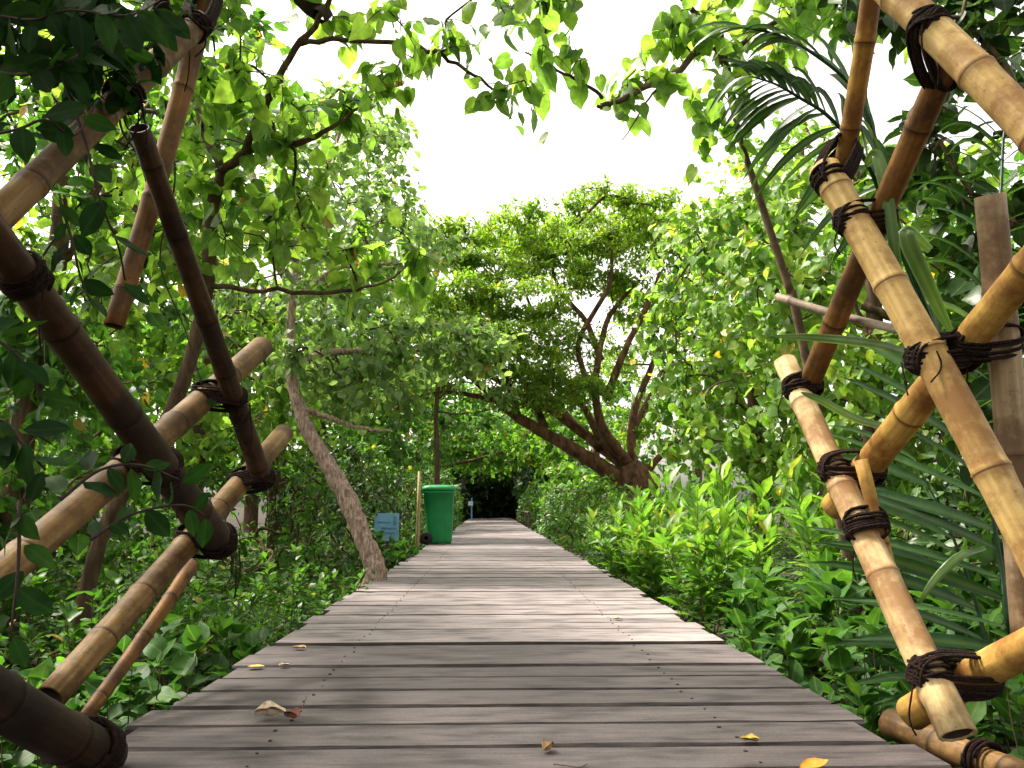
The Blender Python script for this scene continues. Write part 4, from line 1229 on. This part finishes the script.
frond(palm, [pb, (2.4, 3.3, 1.2), (2.9, 3.7, 1.7), (3.4, 4.0, 1.7)], 20, .55, .016, (.5, -.7, .1), .5, seed=7)
# broad folded blades that hang in front of the lattice
for i, (pts, wd) in enumerate([
        ([P(866, 165, 2.05), P(876, 155, 2.02), P(886, 190, 2.0), P(895, 250, 2.0), P(903, 312, 2.02)], .017),
        ([P(930, 250, 2.3), P(905, 232, 2.25), P(930, 290, 2.25), P(955, 340, 2.3)], .024),
        ([P(930, 360, 2.3), P(880, 345, 2.2), P(820, 338, 2.15), P(768, 336, 2.15)], .014),
        ([P(905, 430, 2.35), P(860, 420, 2.3), P(820, 400, 2.25), P(800, 392, 2.25)], .013),
        ([P(985, 548, 2.2), P(960, 556, 2.1), P(935, 580, 2.1), P(918, 605, 2.12)], .012)]):
    c = catmull(pts, 6)
    tn = unit(np.gradient(c, axis=0))
    wv = unit(np.cross(tn, unit(CAM - c)) + np.array([0, .35, 0]))
    nn = np.cross(wv, tn)
    m = len(c)
    w_ = wd * np.sin(np.linspace(.35, math.pi, m)) ** .6
    vv, att = [], []
    for q in range(m):
        for s in (-1, -.5, 0, .5, 1):
            vv.append(c[q] + wv[q] * w_[q] * s + nn[q] * w_[q] * .4 * (1 - abs(abs(s) * 2 - 1)))
    fs = [(q * 5 + j, q * 5 + j + 1, (q + 1) * 5 + j + 1, (q + 1) * 5 + j) for q in range(m - 1) for j in range(4)]
    b = MB(); b.add(vv, fs, 0, [.95, .45, .9, .5, .95] * m)
    b.build('leaf_blade', M['leaf_palm'], palm)

# ------------------------------------------------------------------ creeper on the left lattice
cre = empty('creeper', (-1.25, 1.6, -.4), 'dark creeper with paired oval leaves climbing over the shaded bamboo', 'climber')
sm = MB()
lv = Leaves(OVAL2, .15, .25)
for (pts, n, size, dp) in [
        ([(-40, 60, 1.6), (20, 75, 1.5), (70, 60, 1.5), (100, 40, 1.6), (150, 15, 1.7)], 16, .085, .6),
        ([(-30, 10, 1.5), (30, 20, 1.45), (70, 10, 1.45), (130, 15, 1.5), (175, -10, 1.6)], 22, .085, .6),
        ([(-40, 140, 1.5), (15, 130, 1.45), (45, 120, 1.4), (75, 135, 1.45), (98, 100, 1.5)], 9, .08, .6),
        ([(60, 70, 1.5), (85, 140, 1.5), (100, 200, 1.5), (118, 245, 1.55), (125, 280, 1.6)], 7, .085, .5),
        ([(60, 200, 1.6), (72, 240, 1.6), (80, 275, 1.6), (90, 300, 1.6)], 9, .06, .5),
        ([(-30, 330, 1.4), (5, 345, 1.4), (30, 370, 1.4), (40, 400, 1.4)], 8, .07, .5),
        ([(-30, 440, 1.3), (0, 420, 1.3), (20, 440, 1.3), (45, 470, 1.3)], 10, .07, .5),
        ([(60, 500, 1.5), (100, 470, 1.55), (140, 465, 1.6), (180, 480, 1.65)], 9, .07, .3),
        ([(90, 540, 1.5), (130, 515, 1.55), (180, 505, 1.6), (205, 515, 1.65)], 8, .06, .3),
        ([(20, 500, 1.3), (18, 570, 1.3), (10, 640, 1.3)], 7, .06, .3),
        ([(118, 96, 1.9), (122, 130, 2.0), (140, 160, 2.2), (148, 205, 2.3), (130, 240, 2.3), (124, 300, 2.3)], 4, .05, .3),
        ([(165, 100, 2.3), (175, 180, 2.5), (160, 260, 2.6), (185, 330, 2.7), (205, 395, 2.7)], 5, .05, .3)]:
    c = catmull([P(*q) for q in pts], 6)
    sm.tube(c, np.linspace(.0035, .0018, len(c)), 5)
    tan = unit(np.gradient(c, axis=0))
    ii = np.linspace(1, len(c) - 1, n).astype(int)
    for k, i in enumerate(ii):
        s = 1 if k % 2 else -1
        sidev = unit(np.cross(tan[i], (0, -1, .2)))
        ax = unit(tan[i] * .5 + sidev * s * .9 + np.array([0, 0, -dp]) + rng.normal(size=3) * .2)
        lv.add(c[i] + rng.normal(size=3) * .006, ax, np.array([.25, -.7, .5]) + rng.normal(size=3) * .45, size * rng.uniform(.7, 1.15))
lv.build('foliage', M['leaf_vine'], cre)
sm.build('stem', M['twig_dark'], cre)

# dense shaded leaves in the top left corner
cl = np.concatenate([blob(P(30, 25, 1.7), (.22, .2, .14), 26, .3), blob(P(95, -5, 1.8), (.2, .2, .08), 10, .3), blob((-1.0, 1.0, 2.1), (.7, .8, .25), 60, .3)])
lv = Leaves(OVAL2, .2, .25)
tw = MB()
leafy(lv, tw, cl, .1, 8, .085, .6, .5, None, 0, 3)
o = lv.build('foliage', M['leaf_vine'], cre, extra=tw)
o.data.materials[1] = M['twig_dark']

# ------------------------------------------------------------------ wheelie bin
def rrect(hx, hy, r, n=5):
    out = []
    for cx, cy, a0 in ((hx - r, hy - r, 0), (-hx + r, hy - r, 90), (-hx + r, -hy + r, 180), (hx - r, -hy + r, 270)):
        for i in range(n + 1):
            a = R(a0 + 90 * i / n)
            out.append((cx + r * math.cos(a), cy + r * math.sin(a)))
    return out


def loft(mb, levels, loc, mat=0, capb=True, capt=True):
    v = []
    for (z, hx, hy, r, ox) in levels:
        v += [(loc[0] + x + ox, loc[1] + y_, loc[2] + z) for x, y_ in rrect(hx, hy, r)]
    n = len(v) // len(levels)
    fs = [(i * n + j, i * n + (j + 1) % n, (i + 1) * n + (j + 1) % n, (i + 1) * n + j) for i in range(len(levels) - 1) for j in range(n)]
    if capb:
        fs.append(tuple(range(n - 1, -1, -1)))
    if capt:
        fs.append(tuple((len(levels) - 1) * n + j for j in range(n)))
    mb.add(v, fs, mat)


bl = (-.80, 13.1, 0.0)
binr = empty('wheelie_bin', bl, 'tall green plastic wheelie bin standing on the left edge of the boardwalk', 'bin')
m = MB()
loft(m, [(.02, .185, .20, .08, 0), (.05, .19, .205, .085, 0), (.45, .215, .235, .09, -.01), (.80, .238, .265, .10, -.02), (.802, .25, .278, .10, -.02), (.84, .253, .281, .10, -.02), (.842, .24, .268, .09, -.02)], bl)
m.build('body', M['bin_green'], binr)
m = MB()
loft(m, [(.845, .262, .29, .11, -.02), (.865, .268, .296, .11, -.02), (.90, .262, .29, .12, -.02), (.925, .225, .255, .12, -.02), (.935, .16, .19, .12, -.02)], bl)
m.build('lid', M['bin_green'], binr)
m = MB()
m.tube([(bl[0] - .295, bl[1] - .2, .875), (bl[0] - .325, bl[1] - .2, .89), (bl[0] - .325, bl[1] + .2, .89), (bl[0] - .295, bl[1] + .2, .875)], .013, 8)
m.build('handle', M['bin_green'], binr)
for sy in (-1, 1):
    m = MB()
    cx, cy, cz, rr = bl[0] - .20, bl[1] + sy * .22, .10, .10
    prof = [(-.024, .03), (-.024, .075), (-.018, .094), (0, .1), (.018, .094), (.024, .075), (.024, .03)]
    n = 20
    v = [(cx + q * math.cos(2 * math.pi * j / n), cy + off, cz + q * math.sin(2 * math.pi * j / n)) for off, q in prof for j in range(n)]
    fs = [(i * n + j, i * n + (j + 1) % n, (i + 1) * n + (j + 1) % n, (i + 1) * n + j) for i in range(len(prof) - 1) for j in range(n)]
    fs += [tuple(range(n)), tuple((len(prof) - 1) * n + j for j in range(n))]
    m.add(v, fs)
    m.build('wheel', M['bin_black'], binr)
m = MB()
m.tube([(bl[0] - .20, bl[1] - .2, .10), (bl[0] - .20, bl[1] + .2, .10)], .014, 8)
m.build('axle', M['bin_black'], binr)

# stake tied beside the bin
sp = P(417, 551, 12.2)
m = MB()
m.tube([(sp[0], 12.2, -.6), (sp[0] + .005, 12.2, .2), (sp[0] + .012, 12.22, .6), (sp[0] + .015, 12.22, 1.12)], [.03, .029, .027, .024], 8, lump=.06)
tag(m.build('wooden_stake', M['stake_wood'], origin=(sp[0], 12.2, -.5)), 'thin straight wooden stake beside the green bin', 'stake')

# blue sign among the leaves
sg = empty('blue_sign', (-1.30, 10.4, -.5), 'small faded blue sign board half hidden by leaves behind the leaning trunk', 'sign')
m = MB(); m.box((-1.33, 10.43, -.55), (-1.29, 10.47, .50)); m.build('post', M['old_timber'], sg)
m = MB(); m.box((-1.47, 10.40, .16), (-1.16, 10.425, .51)); o = m.build('board', M['sign_blue'], sg, smooth=False)
m = MB()
m.box((-1.23, 10.394, .36), (-1.19, 10.399, .47)); m.box((-1.38, 10.394, .31), (-1.19, 10.399, .33)); m.box((-1.40, 10.394, .25), (-1.21, 10.399, .275)); m.box((-1.43, 10.394, .39), (-1.27, 10.399, .405))
m.build('faded_print', M['sign_ink'], o, smooth=False)

# far details: marker post and dark railing
mk = empty('marker_post', (-.78, 35.0, 0), 'tiny pale blue marker post at the dark far end of the boardwalk', 'post')
m = MB(); m.box((-.81, 34.97, 0), (-.75, 35.03, .95)); m.build('shaft', M['sign_ink'], mk, smooth=False)
m = MB(); m.box((-.93, 34.95, .62), (-.72, 34.968, .80)); m.build('plate', M['pale_paint'], mk, smooth=False)
rl = empty('railing', (1.16, 25.0, 0), 'small dark wooden railing on the right far down the boardwalk', 'railing')
for yy in np.arange(24, 36, 2.0):
    m = MB(); m.box((1.14, yy - .03, -.6), (1.19, yy + .03, .40)); m.build('post', M['old_timber'], rl, smooth=False)
m = MB(); m.box((1.13, 23.9, .402), (1.20, 35.5, .44)); m.build('rail', M['old_timber'], rl, smooth=False)

# ------------------------------------------------------------------ fallen leaves on the planks
def fallen(name, label, px, py, size, mat, rz, curl=.35, crumple=.15, stem=.0, tip=0, group='fallen leaves on the boardwalk'):
    r = ray(px, py)
    loc = CAM + r * (-(CAM[2] - .006) / r[2])
    n, k = 9, 7
    rr = random.Random(int(px * 7 + py))
    v = []
    for i in range(n):
        u = i / (n - 1)
        hw = .40 * math.sin(math.pi * min(1, u * .93 + .05)) ** .75 * (1 - .25 * u)
        for j in range(k):
            s = j / (k - 1) * 2 - 1
            x, y_ = (u - .5), s * hw * (1 - .12 * rr.random())
            z = curl * (s * s) * hw * 1.3 + curl * .5 * (u - .5) ** 2 + crumple * .25 * (math.sin(u * 9 + s * 4 + px) + rr.uniform(-.6, .6)) * .3 + tip * u
            v.append((x * size, y_ * size, z * size))
    v = np.array(v)
    v[:, 2] -= v[:, 2].min()
    c, s_ = math.cos(rz), math.sin(rz)
    X = np.stack([v[:, 0] * c - v[:, 1] * s_, v[:, 0] * s_ + v[:, 1] * c, v[:, 2]], -1) + loc
    top = X + np.array([0, 0, .0012])
    off = len(X)
    fs = [(i * k + j, i * k + j + 1, (i + 1) * k + j + 1, (i + 1) * k + j) for i in range(n - 1) for j in range(k - 1)]
    fs2 = [tuple(q + off for q in f) for f in fs] + [tuple(reversed(f)) for f in fs]
    edge = [i * k for i in range(n)] + [(n - 1) * k + j for j in range(1, k)] + [i * k + k - 1 for i in range(n - 2, -1, -1)] + [j for j in range(k - 2, 0, -1)]
    fs2 += [(edge[i], edge[(i + 1) % len(edge)], edge[(i + 1) % len(edge)] + off, edge[i] + off) for i in range(len(edge))]
    mb = MB()
    mb.add(np.concatenate([X, top]), fs2)
    if stem:
        mb.tube(catmull([X[k // 2], X[k // 2] + np.array([.012, .0, stem * .5]), X[k // 2] + np.array([.02, .01, stem])], 4), .0011, 5)
    return tag(mb.build(name, M[mat], origin=loc), label, 'leaf', group)


fallen('fallen_leaf', 'cream crumpled dry leaf, the largest on the planks', 270, 716, .085, 'pale_leaf', .25, .75, .5)
fallen('fallen_leaf', 'red-brown curled leaf with an upright stalk touching the cream leaf', 291, 718, .055, 'brown_leaf', 2.6, .9, .4, stem=.055)
fallen('fallen_leaf', 'bright orange leaf lying at the bottom edge of the picture', 815, 769, .075, 'orange_leaf', .35, .25, .2, tip=.18)
fallen('fallen_leaf', 'small tan leaf on the planks short of the tan bamboo pole', 750, 741, .045, 'yellow_leaf', 2.9, .5, .5)
fallen('fallen_leaf', 'tiny yellow leaf near the left plank ends', 256, 667, .06, 'yellow_leaf', .1, .15, .1)
fallen('fallen_leaf', 'tiny pale leaf just right of the tiny yellow one', 284, 666, .042, 'pale_leaf', .6, .4, .4)
fallen('fallen_leaf', 'thin brown leaf at the wide dark seam on the left of the planks', 299, 648, .06, 'dry_leaf', 2.9, .3, .3)
fallen('fallen_leaf', 'pale speck of leaf far along the right line of nails', 618, 619, .06, 'pale_leaf', .2, .3, .3)
fallen('fallen_leaf', 'shrivelled light brown leaf cluster low in the middle of the planks', 548, 750, .042, 'dry_leaf', 1.0, 1.0, .8)
lo = P(566, 751, 1.96)
m = MB()
m.tube(catmull([(lo[0] - .03, 1.965, .008), (lo[0], 1.96, .006), (lo[0] + .03, 1.95, .005), (lo[0] + .05, 1.965, .008)], 4), .0014, 5)
tag(m.build('dry_stalk', M['twig'], origin=(lo[0], 1.96, .006)), 'thin dry stalk beside the shrivelled leaf cluster on the planks', 'twig')
